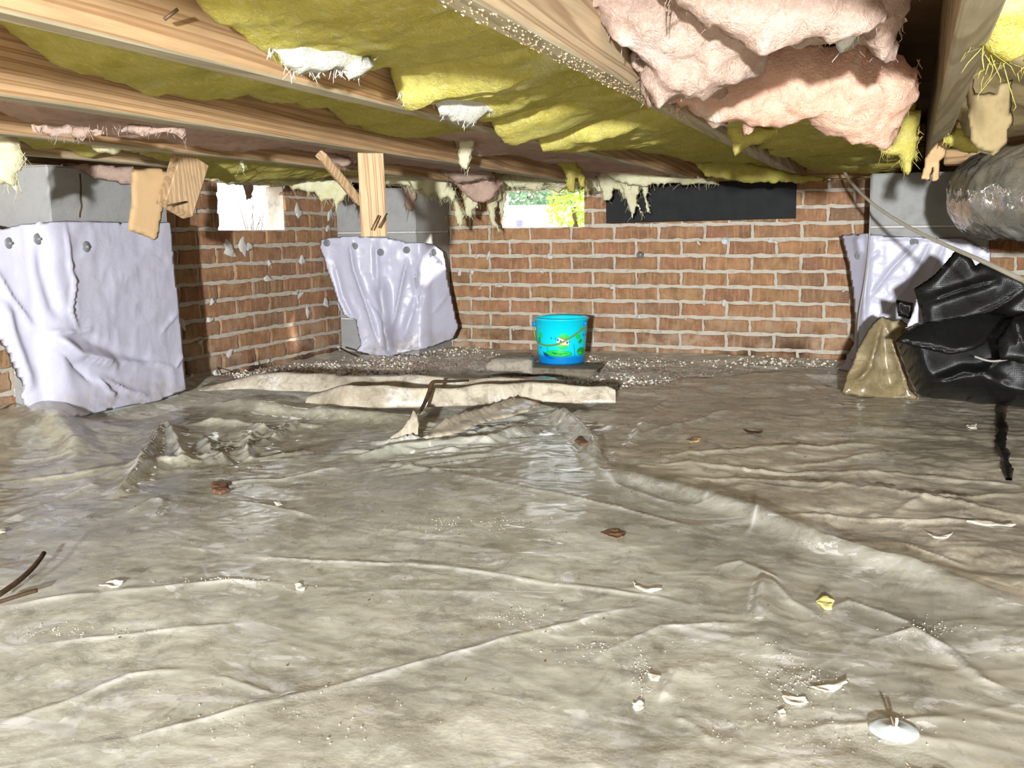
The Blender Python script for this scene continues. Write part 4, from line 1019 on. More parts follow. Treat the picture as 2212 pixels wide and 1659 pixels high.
# beyond the right joist
bay_batt('kraft faced batt in shade above the duct', 0.13, 0.50, [(2092,60),(2080,130),(2072,200),(2060,270),(2050,300)], 0.79, 'kraft', 0.03, 0.015, seed=50, amp=0.003)
flap('yellow and white wool clump in the top right corner', [(2122,-30),(2300,-40),(2300,110),(2212,112),(2165,136),(2142,130),(2120,96),(2118,60)], (0.32,1.28,.74), (0.1,-0.8,-0.6), 0.05, 'yellow', seed=51, amp=0.014, fibres=40)
flap('creased kraft paper panel hanging above the duct', [(2075,158),(2104,172),(2108,200),(2150,205),(2155,178),(2190,172),(2186,250),(2178,318),(2150,334),(2112,326),(2092,300),(2086,250)], (0.3,2.1,.72), FN, 0.006, 'kraft', seed=52, amp=0.002, name='kraft_paper', cat='paper', edge=0.004, group=None)
flap('torn yellow wool tuft at the foot of the right joist', [(2040,306),(2072,268),(2086,290),(2112,312),(2110,332),(2070,326)], (0.17,2.35,.71), FN, 0.02, 'yellow', seed=53, fibres=16, fl_=0.02)
flap('pale wool curl beside the kraft paper', [(2106,300),(2130,312),(2152,324),(2148,334),(2120,328)], (0.24,2.2,.70), FN, 0.014, 'paleyellow', seed=54, res=0.005)
flap('torn brown paper strip dangling under the right joist', [(2012,322),(2044,292),(2052,304),(2038,340),(2030,350),(2028,390),(2014,392),(2016,356),(2008,392),(1992,386),(1998,344)], (0.13,2.45,.70), FN, 0.005, 'peeling', seed=55, amp=0.002, res=0.004, jag=0.003, name='paper_strip', cat='paper', edge=0.003, group=None)

# ------------------------------------------------------------------ sheeting on the ground
def floor_sheet(name, label, poly, z0, lines, mat, rline=0.6, ncr=120, base=0.36, spread=0.5, cr_h=(0.002, 0.008), cr_w=(0.005, 0.016), humps=(), seed=0, dx=0.0065, amp=0.006, cr_box=None, extra=(), relief=0.36):
    poly = np.array(poly, float)
    dp = densify([tuple(p) for p in poly], 0.02, 0.012, seed)
    lo = dp.min(0); hi = dp.max(0)
    gx = np.arange(lo[0], hi[0]+dx, dx); gy = [lo[1]]
    while gy[-1] < hi[1]: gy.append(gy[-1] + max(0.0042, 0.0034*gy[-1]))
    gy = np.array(gy)
    X, Y = np.meshgrid(gx, gy, indexing='ij')
    cxx = (X[:-1,:-1]+X[1:,1:])/2; cyy = (Y[:-1,:-1]+Y[1:,1:])/2
    ins = in_poly(np.stack([cxx.ravel(), cyy.ravel()], 1), dp).reshape(cxx.shape)
    # leave out what can never be seen from near the photograph's viewpoint: close in front of and beside the camera
    cnt = np.zeros(X.shape, int); cnt[:-1,:-1] += ins; cnt[1:,:-1] += ins; cnt[:-1,1:] += ins; cnt[1:,1:] += ins
    used = cnt > 0; B = (cnt < 4)[used]
    idx = -np.ones(X.shape, int); idx[used] = np.arange(used.sum())
    P = np.stack([X[used], Y[used]], 1)
    dd = densify([tuple(p) for p in dp], 0.004, 0, 0)
    bi = np.where(B)[0]
    for s in range(0, len(bi), 3000):
        q = P[bi[s:s+3000]]; j = ((q[:, None]-dd[None])**2).sum(-1).argmin(1); P[bi[s:s+3000]] = dd[j]
    r = np.random.RandomState(seed+5)
    cl = list(lines)
    box = (lo, hi) if cr_box is None else cr_box
    def add(n, bx, ba, sp, hh, ww, LL):
        for i in range(n):
            c = np.array([r.uniform(bx[0][0], bx[1][0]), r.uniform(bx[0][1], bx[1][1])])
            a = ba + r.normal(0, sp); L = r.uniform(*LL)
            d = np.array([math.cos(a), math.sin(a)]); nrm = np.array([-d[1], d[0]])
            k = r.uniform(-.12, .12)*L
            cl.append(([c-d*L/2, c+nrm*k, c+d*L/2], r.uniform(*hh)*r.choice([0.6, 0.6, -0.35]), r.uniform(*ww), bool(r.rand() < 0.65)))
    add(ncr, box, base, spread, cr_h, cr_w, (0.08, 0.55))
    for e in extra: add(*e)
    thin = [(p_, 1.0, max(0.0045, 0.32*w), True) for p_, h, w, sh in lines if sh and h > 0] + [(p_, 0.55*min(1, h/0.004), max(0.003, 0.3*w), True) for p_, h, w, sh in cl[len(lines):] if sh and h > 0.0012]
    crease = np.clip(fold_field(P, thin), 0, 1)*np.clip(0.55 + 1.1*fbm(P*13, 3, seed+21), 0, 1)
    z = z0 + ground_h(P[:, 0], P[:, 1])*0.55 + rline*fold_field(P, cl[:len(lines)]) + relief*fold_field(P, cl[len(lines):]) + amp*fbm(P*5, 3, seed) + amp*0.5*fbm(P*15, 3, seed+3)
    for (c, rx, ry, h) in humps:
        z = z + h*np.exp(-((P[:,0]-c[0])/rx)**2 - ((P[:,1]-c[1])/ry)**2)
    z = np.maximum(z, ground_h(P[:, 0], P[:, 1]) + 0.002)
    fq = np.stack([idx[:-1,:-1][ins], idx[1:,:-1][ins], idx[1:,1:][ins], idx[:-1,1:][ins]], 1)
    org = np.array([P[:,0].mean(), P[:,1].mean(), 0])
    me = mesh(name, np.concatenate([P, z[:, None]], 1) - org, fq)
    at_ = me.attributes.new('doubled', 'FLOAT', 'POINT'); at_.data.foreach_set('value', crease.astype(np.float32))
    o = link(name, me, MAT[mat], None, tuple(org))
    tag(o, label, 'plastic sheet', 'clear ground sheets'); return o
f2 = lambda x, y, z=0.0: tuple(fl(x, y, z)[:2])
ln = lambda pts, h, w, s=True, z=0.0: ([f2(x, y, z) for x, y in pts], h, w, s)
# right hand sheet, running back to the far wall
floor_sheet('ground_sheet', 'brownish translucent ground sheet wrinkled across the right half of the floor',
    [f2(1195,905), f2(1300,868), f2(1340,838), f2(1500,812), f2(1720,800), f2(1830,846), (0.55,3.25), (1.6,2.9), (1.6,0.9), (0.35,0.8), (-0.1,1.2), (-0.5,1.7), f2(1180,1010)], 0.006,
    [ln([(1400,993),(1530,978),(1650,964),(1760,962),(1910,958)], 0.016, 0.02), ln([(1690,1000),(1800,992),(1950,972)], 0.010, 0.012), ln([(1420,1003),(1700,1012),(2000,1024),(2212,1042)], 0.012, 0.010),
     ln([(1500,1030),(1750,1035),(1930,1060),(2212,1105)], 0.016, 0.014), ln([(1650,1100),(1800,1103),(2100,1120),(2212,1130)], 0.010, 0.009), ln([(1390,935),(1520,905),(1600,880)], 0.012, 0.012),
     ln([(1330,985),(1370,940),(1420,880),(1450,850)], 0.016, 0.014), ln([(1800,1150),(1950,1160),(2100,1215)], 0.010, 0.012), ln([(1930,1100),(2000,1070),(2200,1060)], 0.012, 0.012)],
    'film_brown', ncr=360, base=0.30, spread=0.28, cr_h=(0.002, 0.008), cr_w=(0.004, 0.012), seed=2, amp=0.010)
# left hand sheet with its upstanding folds
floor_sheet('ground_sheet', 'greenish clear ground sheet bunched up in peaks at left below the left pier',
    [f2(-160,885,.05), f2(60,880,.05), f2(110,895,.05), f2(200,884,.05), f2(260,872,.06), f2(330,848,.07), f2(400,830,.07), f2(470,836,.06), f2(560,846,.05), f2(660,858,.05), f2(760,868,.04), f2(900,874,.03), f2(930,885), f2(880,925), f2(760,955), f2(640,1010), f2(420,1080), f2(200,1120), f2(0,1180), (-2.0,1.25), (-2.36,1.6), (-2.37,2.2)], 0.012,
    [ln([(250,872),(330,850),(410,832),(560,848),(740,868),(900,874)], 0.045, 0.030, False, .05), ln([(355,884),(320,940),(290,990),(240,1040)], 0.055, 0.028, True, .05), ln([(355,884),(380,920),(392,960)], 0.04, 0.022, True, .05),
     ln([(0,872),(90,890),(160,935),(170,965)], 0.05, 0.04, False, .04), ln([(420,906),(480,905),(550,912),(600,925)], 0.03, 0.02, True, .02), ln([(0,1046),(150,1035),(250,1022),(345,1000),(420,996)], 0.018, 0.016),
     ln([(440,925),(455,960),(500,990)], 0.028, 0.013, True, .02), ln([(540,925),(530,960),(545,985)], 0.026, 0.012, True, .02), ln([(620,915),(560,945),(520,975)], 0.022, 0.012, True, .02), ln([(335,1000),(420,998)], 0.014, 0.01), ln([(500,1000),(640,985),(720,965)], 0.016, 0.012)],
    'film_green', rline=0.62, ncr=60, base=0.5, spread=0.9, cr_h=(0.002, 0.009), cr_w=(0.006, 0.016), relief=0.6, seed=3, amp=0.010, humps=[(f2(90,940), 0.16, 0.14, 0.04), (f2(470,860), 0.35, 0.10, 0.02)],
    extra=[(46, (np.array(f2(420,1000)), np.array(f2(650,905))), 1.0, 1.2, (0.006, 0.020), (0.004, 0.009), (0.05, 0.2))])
# main near sheet
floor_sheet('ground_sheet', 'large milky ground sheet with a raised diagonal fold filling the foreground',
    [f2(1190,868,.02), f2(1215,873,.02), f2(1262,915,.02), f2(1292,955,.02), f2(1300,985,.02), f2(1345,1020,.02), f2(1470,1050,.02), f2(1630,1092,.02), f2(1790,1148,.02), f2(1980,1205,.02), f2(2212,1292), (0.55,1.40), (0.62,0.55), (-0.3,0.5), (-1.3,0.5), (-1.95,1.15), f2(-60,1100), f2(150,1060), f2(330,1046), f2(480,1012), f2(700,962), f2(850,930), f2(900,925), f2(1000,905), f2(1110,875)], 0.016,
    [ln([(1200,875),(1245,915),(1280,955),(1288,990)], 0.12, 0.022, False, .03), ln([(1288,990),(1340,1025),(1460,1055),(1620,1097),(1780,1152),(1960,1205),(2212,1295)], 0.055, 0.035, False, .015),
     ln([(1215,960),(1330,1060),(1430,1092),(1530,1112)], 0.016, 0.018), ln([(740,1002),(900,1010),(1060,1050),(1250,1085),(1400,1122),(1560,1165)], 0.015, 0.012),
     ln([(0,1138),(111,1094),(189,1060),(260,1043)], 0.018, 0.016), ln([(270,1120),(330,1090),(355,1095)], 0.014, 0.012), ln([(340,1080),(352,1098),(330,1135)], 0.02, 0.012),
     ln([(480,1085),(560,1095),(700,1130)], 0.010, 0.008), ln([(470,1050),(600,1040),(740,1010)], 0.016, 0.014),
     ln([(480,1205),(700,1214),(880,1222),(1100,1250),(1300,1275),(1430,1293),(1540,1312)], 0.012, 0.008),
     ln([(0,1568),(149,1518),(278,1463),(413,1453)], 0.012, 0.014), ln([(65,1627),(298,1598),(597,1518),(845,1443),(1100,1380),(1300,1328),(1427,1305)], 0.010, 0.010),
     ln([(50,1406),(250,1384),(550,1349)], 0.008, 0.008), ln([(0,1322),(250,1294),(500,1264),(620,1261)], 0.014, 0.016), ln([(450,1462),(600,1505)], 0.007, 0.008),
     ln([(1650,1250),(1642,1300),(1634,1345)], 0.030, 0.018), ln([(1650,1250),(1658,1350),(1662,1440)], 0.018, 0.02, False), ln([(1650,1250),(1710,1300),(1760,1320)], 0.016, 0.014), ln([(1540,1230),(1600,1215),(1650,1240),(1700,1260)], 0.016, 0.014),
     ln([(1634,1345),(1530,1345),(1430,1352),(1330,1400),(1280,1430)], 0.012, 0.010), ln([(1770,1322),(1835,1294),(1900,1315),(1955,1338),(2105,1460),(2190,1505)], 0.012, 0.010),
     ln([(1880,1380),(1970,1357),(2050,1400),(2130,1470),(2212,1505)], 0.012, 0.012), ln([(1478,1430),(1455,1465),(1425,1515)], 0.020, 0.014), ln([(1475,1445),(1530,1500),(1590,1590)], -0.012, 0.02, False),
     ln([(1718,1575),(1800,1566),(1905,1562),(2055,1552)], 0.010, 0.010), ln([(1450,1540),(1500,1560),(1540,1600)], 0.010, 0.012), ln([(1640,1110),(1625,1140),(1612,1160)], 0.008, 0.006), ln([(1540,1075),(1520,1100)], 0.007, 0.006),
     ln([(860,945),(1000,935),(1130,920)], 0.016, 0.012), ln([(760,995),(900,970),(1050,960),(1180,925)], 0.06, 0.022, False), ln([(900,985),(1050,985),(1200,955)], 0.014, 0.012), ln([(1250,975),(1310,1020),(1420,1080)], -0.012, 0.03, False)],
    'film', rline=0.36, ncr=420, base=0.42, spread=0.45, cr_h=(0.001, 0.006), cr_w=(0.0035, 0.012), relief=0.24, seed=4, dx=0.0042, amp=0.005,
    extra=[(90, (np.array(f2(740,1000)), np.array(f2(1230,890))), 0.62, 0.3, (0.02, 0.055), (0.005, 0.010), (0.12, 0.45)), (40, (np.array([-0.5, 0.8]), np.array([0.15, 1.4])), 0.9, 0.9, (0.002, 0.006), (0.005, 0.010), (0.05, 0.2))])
# the cream folded strips
def strip(name, label, px, z, thick, mat, folds=(), seed=0, cat='plastic sheet'):
    pts = [f2(x, y, z) for x, y in px]
    fo = [([f2(*q, z) for q in p_], h, w, s) for p_, h, w, s in folds]
    cen = np.mean(np.array(pts), 0)
    me = puff_mesh(name, [tuple(np.array(p)-cen) for p in pts], ((0,0,0), (1,0,0), (0,1,0), (0,0,1)), 0.0075, thick,
        lambda u, v: fold_field(np.stack([u, v], 1)+cen, fo) + 0.004*fbm(np.stack([u, v], 1)*8, 3, seed), None, edge=0.012, jag=0.008, seed=seed)
    o = link(name, me, MAT[mat], None, (cen[0], cen[1], z)); tag(o, label, cat); return o
def swept_fold(name, label, px, z, height, depth, mat, seed):
    """A band of sheeting folded over on itself: one cross-section swept along its front foot, wrinkled along its length."""
    line = np.array([f2(x, y, z) for x, y in px]); L = np.concatenate([[0], np.cumsum(np.linalg.norm(np.diff(line, axis=0), axis=1))])
    n = int(L[-1]/0.007); t = np.linspace(0, L[-1], n); C = np.stack([np.interp(t, L, line[:, 0]), np.interp(t, L, line[:, 1])], 1)
    for _ in range(6): C[1:-1] = (C[:-2] + 2*C[1:-1] + C[2:])/4
    T = np.gradient(C, axis=0); T /= np.linalg.norm(T, axis=1)[:, None]; B = np.stack([-T[:, 1], T[:, 0]], 1)
    sec = np.array([(0.10,-0.01),(0.0,0.0),(0.0,0.10),(0.03,0.36),(0.06,0.64),(0.10,0.90),(0.115,1.0),(0.15,1.0),(0.24,0.86),(0.40,0.74),(0.56,0.52),(0.74,0.42),(0.88,0.2),(1.0,0.02),(0.7,-0.01),(0.4,-0.01)])
    m = len(sec); env = np.clip(np.minimum(0.3 + t/0.25, 0.75 + (L[-1]-t)/0.1), 0.3, 1)
    hz = height*env*(0.8 + 0.5*fbm(np.stack([t*3.0, t*0+seed], 1), 3, seed)); dz = depth*(0.85 + 0.6*fbm(np.stack([t*2.2, t*0+seed*3], 1), 3, seed+1))
    V = []
    for k, (a, b) in enumerate(sec):
        w = 0.005*fbm(np.stack([t*5, t*0+k*0.25+seed], 1), 3, seed+2) + (0.007*ridged(np.stack([t*5+k*0.9, t*0+k*0.5], 1), 2, seed+4) if k > 6 else 0)
        q = C + B*(a*dz + w)[:, None]
        V.append(np.concatenate([q, (z - 0.012 + b*hz + w*0.8*(0 < k < 13))[:, None]], 1))
    V = np.stack(V, 1)
    cen = np.array([C[:, 0].mean(), C[:, 1].mean(), z]); idx = np.arange(n*m).reshape(n, m)
    q = np.stack([idx[:-1, :].ravel(), np.roll(idx, -1, 1)[:-1, :].ravel(), np.roll(idx, -1, 1)[1:, :].ravel(), idx[1:, :].ravel()], 1)[:, ::-1]
    Vf = V.reshape(-1, 3) - cen
    me = mesh(name, Vf, q)
    o = link(name, me, MAT[mat], None, tuple(cen)); tag(o, label, 'plastic sheet'); return o
swept_fold('folded_sheet', 'whitish folded sheet strip lying furthest back across the floor', [(430,836),(520,834),(620,838),(720,842),(820,836),(1000,835),(1120,838),(1215,836)], 0.02, 0.055, 0.30, 'film_cream', 1)
swept_fold('folded_sheet', 'cream dirt-speckled folded sheet strip in front of the whitish one', [(660,862),(740,871),(830,874),(930,873),(1050,866),(1180,858),(1260,862),(1330,862)], 0.02, 0.072, 0.15, 'film_cream', 2)
strip('folded_sheet', 'narrow pale crumpled fold rising toward the end of the diagonal fold', [(905,948),(960,920),(1060,882),(1126,861),(1168,873),(1150,886),(1060,908),(980,938)], 0.024, 0.014, 'film_cream', [([(920,940),(1060,895),(1140,868)], 0.025, 0.02, True)], seed=3)
po, fr = px_frame([(842,952),(868,926),(893,888),(902,890),(906,920),(904,952),(888,957)], fl(880, 955)+np.array([0, 0.02, 0.0]), (0.3, -1, 0.35))
cen = np.mean(np.array(po), 0); org = fr[0] + cen[0]*fr[1] + cen[1]*fr[2]
o = link('sheet_scrap', puff_mesh('sheet_scrap', po, (fr[0]-org,)+fr[1:], 0.005, 0.004, lambda u, v: 0.02*np.abs(u-cen[0])/0.05, None, edge=0.004, jag=0.003), MAT['film_cream'], None, tuple(org)); tag(o, 'small pale plastic scrap standing up like a tent at the dark stick', 'plastic scrap')
# dark stick on the folded strips
pts = [fl(935,822,.075), fl(985,820,.075)]
pts = [fl(1012,822,.08), fl(960,824,.09), fl(935,826,.092), fl(928,845,.07), fl(918,870,.045), fl(905,892,.03)]
o = link('stick', tube_mesh('stick', [p - pts[0] for p in pts], [0.003,0.005,0.006,0.0065,0.006,0.004], 7, 5), MAT['root'], None, tuple(pts[0])); tag(o, 'dark crooked stick lying over the cream folded strip', 'stick')
for label, px, r in (('dark thin root running in from the left edge of the floor', [(-10,1290),(40,1255),(75,1222),(95,1195)], 0.004), ('curved brown twig at the left edge near the torn slit', [(-10,1303),(30,1290),(80,1275)], 0.003),
                     ('short black twig on the far ground left of the corner pier', [(735,752),(755,762),(775,770)], 0.004), ('wiry stem leaning on the foot of the orange side wall', [(440,748),(462,780),(478,806)], 0.0022)):
    pts = [fl(x, y, 0.024) for x, y in px]
    o = link('twig', tube_mesh('twig', [p - pts[0] for p in pts], r, 6, 4), MAT['root'], None, tuple(pts[0])); tag(o, label, 'twig')

# crumpled clear sheet standing before the right pier
po, fr = px_frame([(1818,852),(1828,812),(1840,785),(1856,748),(1876,712),(1892,690),(1906,683),(1930,691),(1950,690),(1964,702),(1956,722),(1938,738),(1948,780),(1966,840),(1990,864),(1930,862),(1870,858)], (0.0, 3.30, 0.1), (0.15, -1, 0.30))
pk = on_plane(1906, 683, fr[0], fr[3]); pu = (pk - fr[0]) @ fr[1]; pv = (pk - fr[0]) @ fr[2]
base_uv = [((on_plane(x, y, fr[0], fr[3])-fr[0]) @ fr[1], (on_plane(x, y, fr[0], fr[3])-fr[0]) @ fr[2]) for x, y in ((1860,856),(1930,862),(1838,840),(1875,800),(1960,850))]
lines = [([(pu, pv), base_uv[3], base_uv[2]], 0.05, 0.02, True), ([(pu, pv), base_uv[4]], 0.03, 0.02, True), ([(pu, pv), base_uv[1]], -0.03, 0.03, False)]
org = fr[0]
o = link('crumpled_sheet', puff_mesh('crumpled_sheet', po, (np.zeros(3),)+fr[1:], 0.006, 0.01, lambda u, v: fold_field(np.stack([u, v], 1), lines) + 0.008*fbm(np.stack([u, v], 1)*14, 3, 3), None, edge=0.006, jag=0.004), MAT['film_tan'], None, tuple(org))
tag(o, 'crumpled brown clear sheet standing in a peak before the right pier', 'plastic sheet')

# ------------------------------------------------------------------ black tarpaulin, duct, cable
tb = empty('black_tarpaulin', (0.35, 3.05, 0.0)); tag(tb, 'heap of black woven tarpaulin under the foil duct at right', 'tarpaulin')
TO = np.array(tb.location)
def tarp(px, O, N, thick, seed, bow=0.0, amp=0.012, folds=()):
    po, fr = px_frame(px, O, N)
    Op, U, V, Nn = fr
    to2 = lambda x, y: ((on_plane(x, y, Op, Nn)-Op) @ U, (on_plane(x, y, Op, Nn)-Op) @ V)
    fo = [([to2(*q) for q in p_], h, w, s) for p_, h, w, s in folds]
    cen = np.mean(np.array(po), 0); ext = np.ptp(np.array(po), axis=0).max()
    me = puff_mesh('tarp_fold', po, (Op - TO, U, V, Nn), 0.008, thick, lambda u, v: bow*(1-((u-cen[0])**2+(v-cen[1])**2)/(ext*ext*.25)) + fold_field(np.stack([u, v], 1), fo) + amp*ridged(np.stack([u, v], 1)*4, 2, seed), None, edge=0.02 if thick > 0.02 else 0.005, jag=0.004, seed=seed)
    return link('tarp_fold', me, MAT['tarp'], tb)
tarp([(1936,742),(1968,706),(2010,700),(2100,690),(2200,640),(2330,622),(2400,660),(2450,760),(2420,850),(2340,896),(2212,886),(2100,872),(2000,862),(1978,850),(1956,800)], (0.35, 3.12, 0.1), (0.1,-1,0.35), 0.22, 1, 0.05, 0.02, [([(2090,760),(2150,700)], 0.03, 0.02, True), ([(2080,840),(2150,790)], 0.02, 0.02, True), ([(2190,700),(2180,800)], 0.03, 0.025, True), ([(1990,860),(2060,830),(2140,850)], 0.02, 0.02, False)])
tarp([(1970,626),(2010,600),(2036,570),(2060,540),(2086,552),(2100,575),(2120,566),(2212,605),(2330,622),(2410,668),(2350,712),(2230,690),(2130,690),(2050,700),(1990,704),(1986,664)], (0.3, 3.0, 0.4), (0.1,-1,0.1), 0.03, 2, 0.05, 0.014, [([(1990,655),(2060,630),(2150,605)], 0.025, 0.02, True), ([(1986,704),(2080,690),(2140,665),(2212,620)], 0.02, 0.014, True)])
tarp([(1934,742),(1950,726),(1986,704),(2060,698),(2120,680),(2176,672),(2150,712),(2126,750),(2090,768),(2050,776),(2000,764),(1960,752)], (0.3, 2.92, 0.3), (0.05,-1,0.9), 0.012, 3, 0.02, 0.008)
tarp([(1936,648),(1960,652),(1975,654),(1972,690),(1952,686),(1940,684)], (0.08, 3.1, 0.35), (0.1,-1,0.1), 0.02, 4)
tarp([(2150,740),(2190,690),(2300,660),(2420,660),(2420,800),(2212,790),(2160,780)], (0.5, 2.8, 0.25), (0.0,-1,0.4), 0.03, 5, 0.03, 0.012, [([(2185,690),(2200,760)], 0.02, 0.012, True)])
po, fr = px_frame([(1956,708),(1970,680),(1980,645),(1985,650),(1985,704)], (0.1, 2.98, 0.3), (0.1,-1,0.1))
o = link('white_lining', puff_mesh('white_lining', po, (fr[0]-TO,)+fr[1:], 0.005, 0.003, edge=0.003, jag=0.001), MAT['white'], tb); o['label'] = 'white sliver of lining'
pts = [(2105,770,2.85),(2140,780,2.84),(2180,775,2.83),(2205,760,2.83)]
o = link('drawstring', tube_mesh('drawstring', [at(x, y, 1, yy)-TO for x, y, yy in pts], 0.003, 6, 5), MAT['wire'], tb)

# flexible duct
dpts = [np.array(p) for p in ((0.42, 3.62, 0.60), (0.27, 3.20, 0.615), (0.285, 2.88, 0.612), (0.42, 2.66, 0.60), (0.70, 2.48, 0.585), (1.15, 2.30, 0.57), (1.8, 2.1, 0.56))]
du = empty('foil_duct', tuple(dpts[2])); tag(du, 'fat wrinkled silver foil duct at the right edge below the joists', 'duct')
me = tube_mesh('foil_jacket', [p - dpts[2] for p in dpts], 0.118, 96, 44)
co = np.empty(len(me.vertices)*3, np.float32); me.vertices.foreach_get('co', co); co = co.reshape(-1, 3)
nr = np.empty(len(me.vertices)*3, np.float32); me.vertices.foreach_get('normal', nr); nr = nr.reshape(-1, 3)
sgn = 1.0
co2 = co + nr*(0.008*ridged(co*np.array([13, 13, 9.0]), 3, 5) + 0.006*fbm(co*5, 3, 2) + 0.003*ridged(co*34, 2, 8))[:, None]*sgn
me.vertices.foreach_set('co', co2.astype(np.float32).ravel()); me.update()
link('foil_jacket', me, MAT['foil'], du)
for k, yz in enumerate((0, 1)):
    pass
st = [(0.02, 0.06, 0.27), (0.03, 0.06, 0.12)]
link('hanger_strap', tube_mesh('hanger_strap', [np.array(p) for p in ((0.30,-0.29,0.135),(0.28,-0.33,0.0),(0.26,-0.28,-0.13))], 0.004, 6, 6), MAT['wire'], du)

# white cable
pts = [at(x, y, 1, yy) for x, y, yy in ((1824,372,3.9),(1846,402,3.7),(1890,444,3.4),(1960,489,3.0),(2040,528,2.6),(2120,563,2.25),(2212,606,1.95),(2400,690,1.6))] + [np.array((0.95,1.30,0.22)), np.array((1.15,1.15,0.03)), np.array((1.5,1.1,0.012))]
o = link('white_cable', tube_mesh('white_cable', [p - pts[0] for p in pts], 0.0052, 8, 6), MAT['cable'], None, tuple(pts[0])); tag(o, 'white cable slanting down from the ceiling across the foil duct', 'cable')
# two masonry anchors on the far wall
for (x, y, mname, lb) in ((1566,521,'disc','pale plastic disc anchor stuck on the far wall right of centre'), (1383,551,'steel','small grey metal anchor on the far wall above the bucket'), ):
    p = at(x, y, 1, YW-0.004); o = link('wall_anchor', lathe_mesh('wall_anchor', [(0.0001,0.022),(0.006,0.022),(0.007,0.012),(0.016,0.010),(0.017,0.0),(0.0001,0.0)], 12), MAT[mname], None, tuple(p)); o.rotation_euler = (math.radians(80), 0, 0.3); tag(o, lb, 'anchor')

# ------------------------------------------------------------------ litter on the sheets
p0 = fl(1933, 1533, 0.026)
o = empty('disc_fastener', tuple(p0)); tag(o, 'pale blue round plastic fastener lying pin upward on the near sheet', 'fastener')
link('plate', lathe_mesh('plate', [(0.0001,0.004),(0.004,0.004),(0.006,0.0025),(0.020,0.0016),(0.0245,0.0008),(0.0255,-0.0006),(0.0245,-0.0014),(0.0001,-0.0012)], 40), MAT['disc'], o)
link('pin', tube_mesh('pin', [(0,0,0.002),(-0.0015,0.0,0.008),(-0.004,0.001,0.0145)], [0.0018,0.0017,0.001], 8, 3), MAT['rust'], o)
link('sleeve', tube_mesh('sleeve', [(0.0015,0.0015,0.002),(0.0025,0.002,0.007),(0.0025,0.002,0.0125)], 0.0016, 8, 3), MAT['disc'], o)
def chip(label, px, z=0.022, mat='chip', name='paint_chip', cat='paint chip', th=0.002, curl=0.0012, seed=0):
    pts = [np.array(f2(x, y, z)) for x, y in px]; cen = np.mean(pts, 0); ext = np.ptp(np.array(pts), axis=0).max()
    me = puff_mesh(name, [tuple(p-cen) for p in pts], ((0,0,0), (1,0,0), (0,1,0), (0,0,1)), max(0.0018, ext/24), th, lambda u, v: curl*((u/ext)**2*3 + (v/ext)**2*2) + 0.002*vnoise(np.stack([u, v], 1)*90, seed), None, edge=0.002, jag=ext*0.04, seed=seed)
    o = link(name, me, MAT[mat], None, (cen[0], cen[1], z)); tag(o, label, cat); return o
chip('white leaf-shaped chip at the torn slit on the left', [(206,1234),(228,1224),(252,1221),(266,1224),(256,1232),(236,1236)], 0.036)
chip('long cream paint flake pointing right, near the gravelly patch', [(1748,1446),(1780,1443),(1806,1440),(1834,1431),(1836,1436),(1815,1450),(1785,1460)], seed=2)
chip('broad white paint flake in the gravelly patch at lower right', [(1688,1466),(1700,1458),(1716,1462),(1740,1466),(1750,1474),(1730,1484),(1700,1480)], seed=3)
chip('small white flake just below the broad one', [(1680,1492),(1698,1490),(1703,1502),(1690,1508)], seed=4)
chip('bright white flake above the middle of the lower edge', [(1396,1420),(1412,1418),(1430,1422),(1424,1434),(1408,1438)], seed=5)
chip('round white flake below the bright one', [(1366,1478),(1380,1471),(1393,1476),(1390,1488),(1372,1492)], seed=6)
chip('thin curled white shaving right of centre', [(1366,1234),(1378,1240),(1400,1246),(1432,1245),(1430,1250),(1396,1253),(1376,1246)], seed=7)
chip('long pale torn strip at the lower right corner', [(1955,1610),(1968,1622),(2000,1628),(2040,1636),(2072,1640),(2060,1648),(2010,1640),(1965,1630)], seed=8)
chip('tiny pale chip left of the bright flakes', [(590,1062),(604,1058),(610,1066),(598,1070)], 0.03, seed=9)
chip('pale chip on the smooth left part of the near sheet', [(636,1236),(650,1234),(662,1240),(655,1248),(640,1248)], seed=10)
chip('curved white shaving near the right edge', [(2004,1122),(2030,1126),(2060,1122),(2050,1130),(2020,1132)], 0.02, seed=11)
chip('white shaving farther up near the right edge', [(2080,1098),(2130,1096),(2205,1104),(2190,1108),(2110,1104)], 0.02, seed=12)
chip('pale yellow wool scrap lying on the diagonal fold', [(1764,1256),(1775,1250),(1790,1250),(1804,1258),(1798,1276),(1782,1274)], 0.028, 'chip_yellow', 'wool_scrap', 'wool scrap', 0.004, seed=13)
chip('brown dead leaf lying right of centre on the near sheet', [(1296,1130),(1312,1127),(1336,1128),(1352,1134),(1348,1144),(1326,1144),(1306,1138)], 0.024, 'leaf', 'dead_leaf', 'leaf', 0.0015, 0.001, seed=14)
chip('pinkish wood chip on the right hand ground sheet', [(1480,935),(1505,926),(1515,928),(1512,936),(1490,940)], 0.022, 'peeling', 'wood_chip', 'wood chip', 0.004, seed=15)
chip('reddish brown bark piece in the crook of the diagonal fold', [(1238,940),(1250,930),(1278,930),(1282,944),(1262,950)], 0.045, 'leaf', 'bark_piece', 'bark', 0.008, seed=16)
chip('white flake on the brown sheet under the black tarpaulin', [(2088,898),(2110,896),(2112,903),(2092,904)], 0.02, seed=17)
chip('dark scrap on the right hand ground sheet', [(1604,912),(1625,916),(1650,916),(1640,922),(1615,920)], 0.02, 'root', 'dark_scrap', 'scrap', 0.003, seed=18)
chip('orange crumbled leaf bits under the bunched left sheet', [(452,1016),(470,1012),(492,1016),(496,1028),(474,1034),(458,1030)], 0.04, 'leaf', 'leaf_litter', 'leaf litter', 0.01, seed=19)
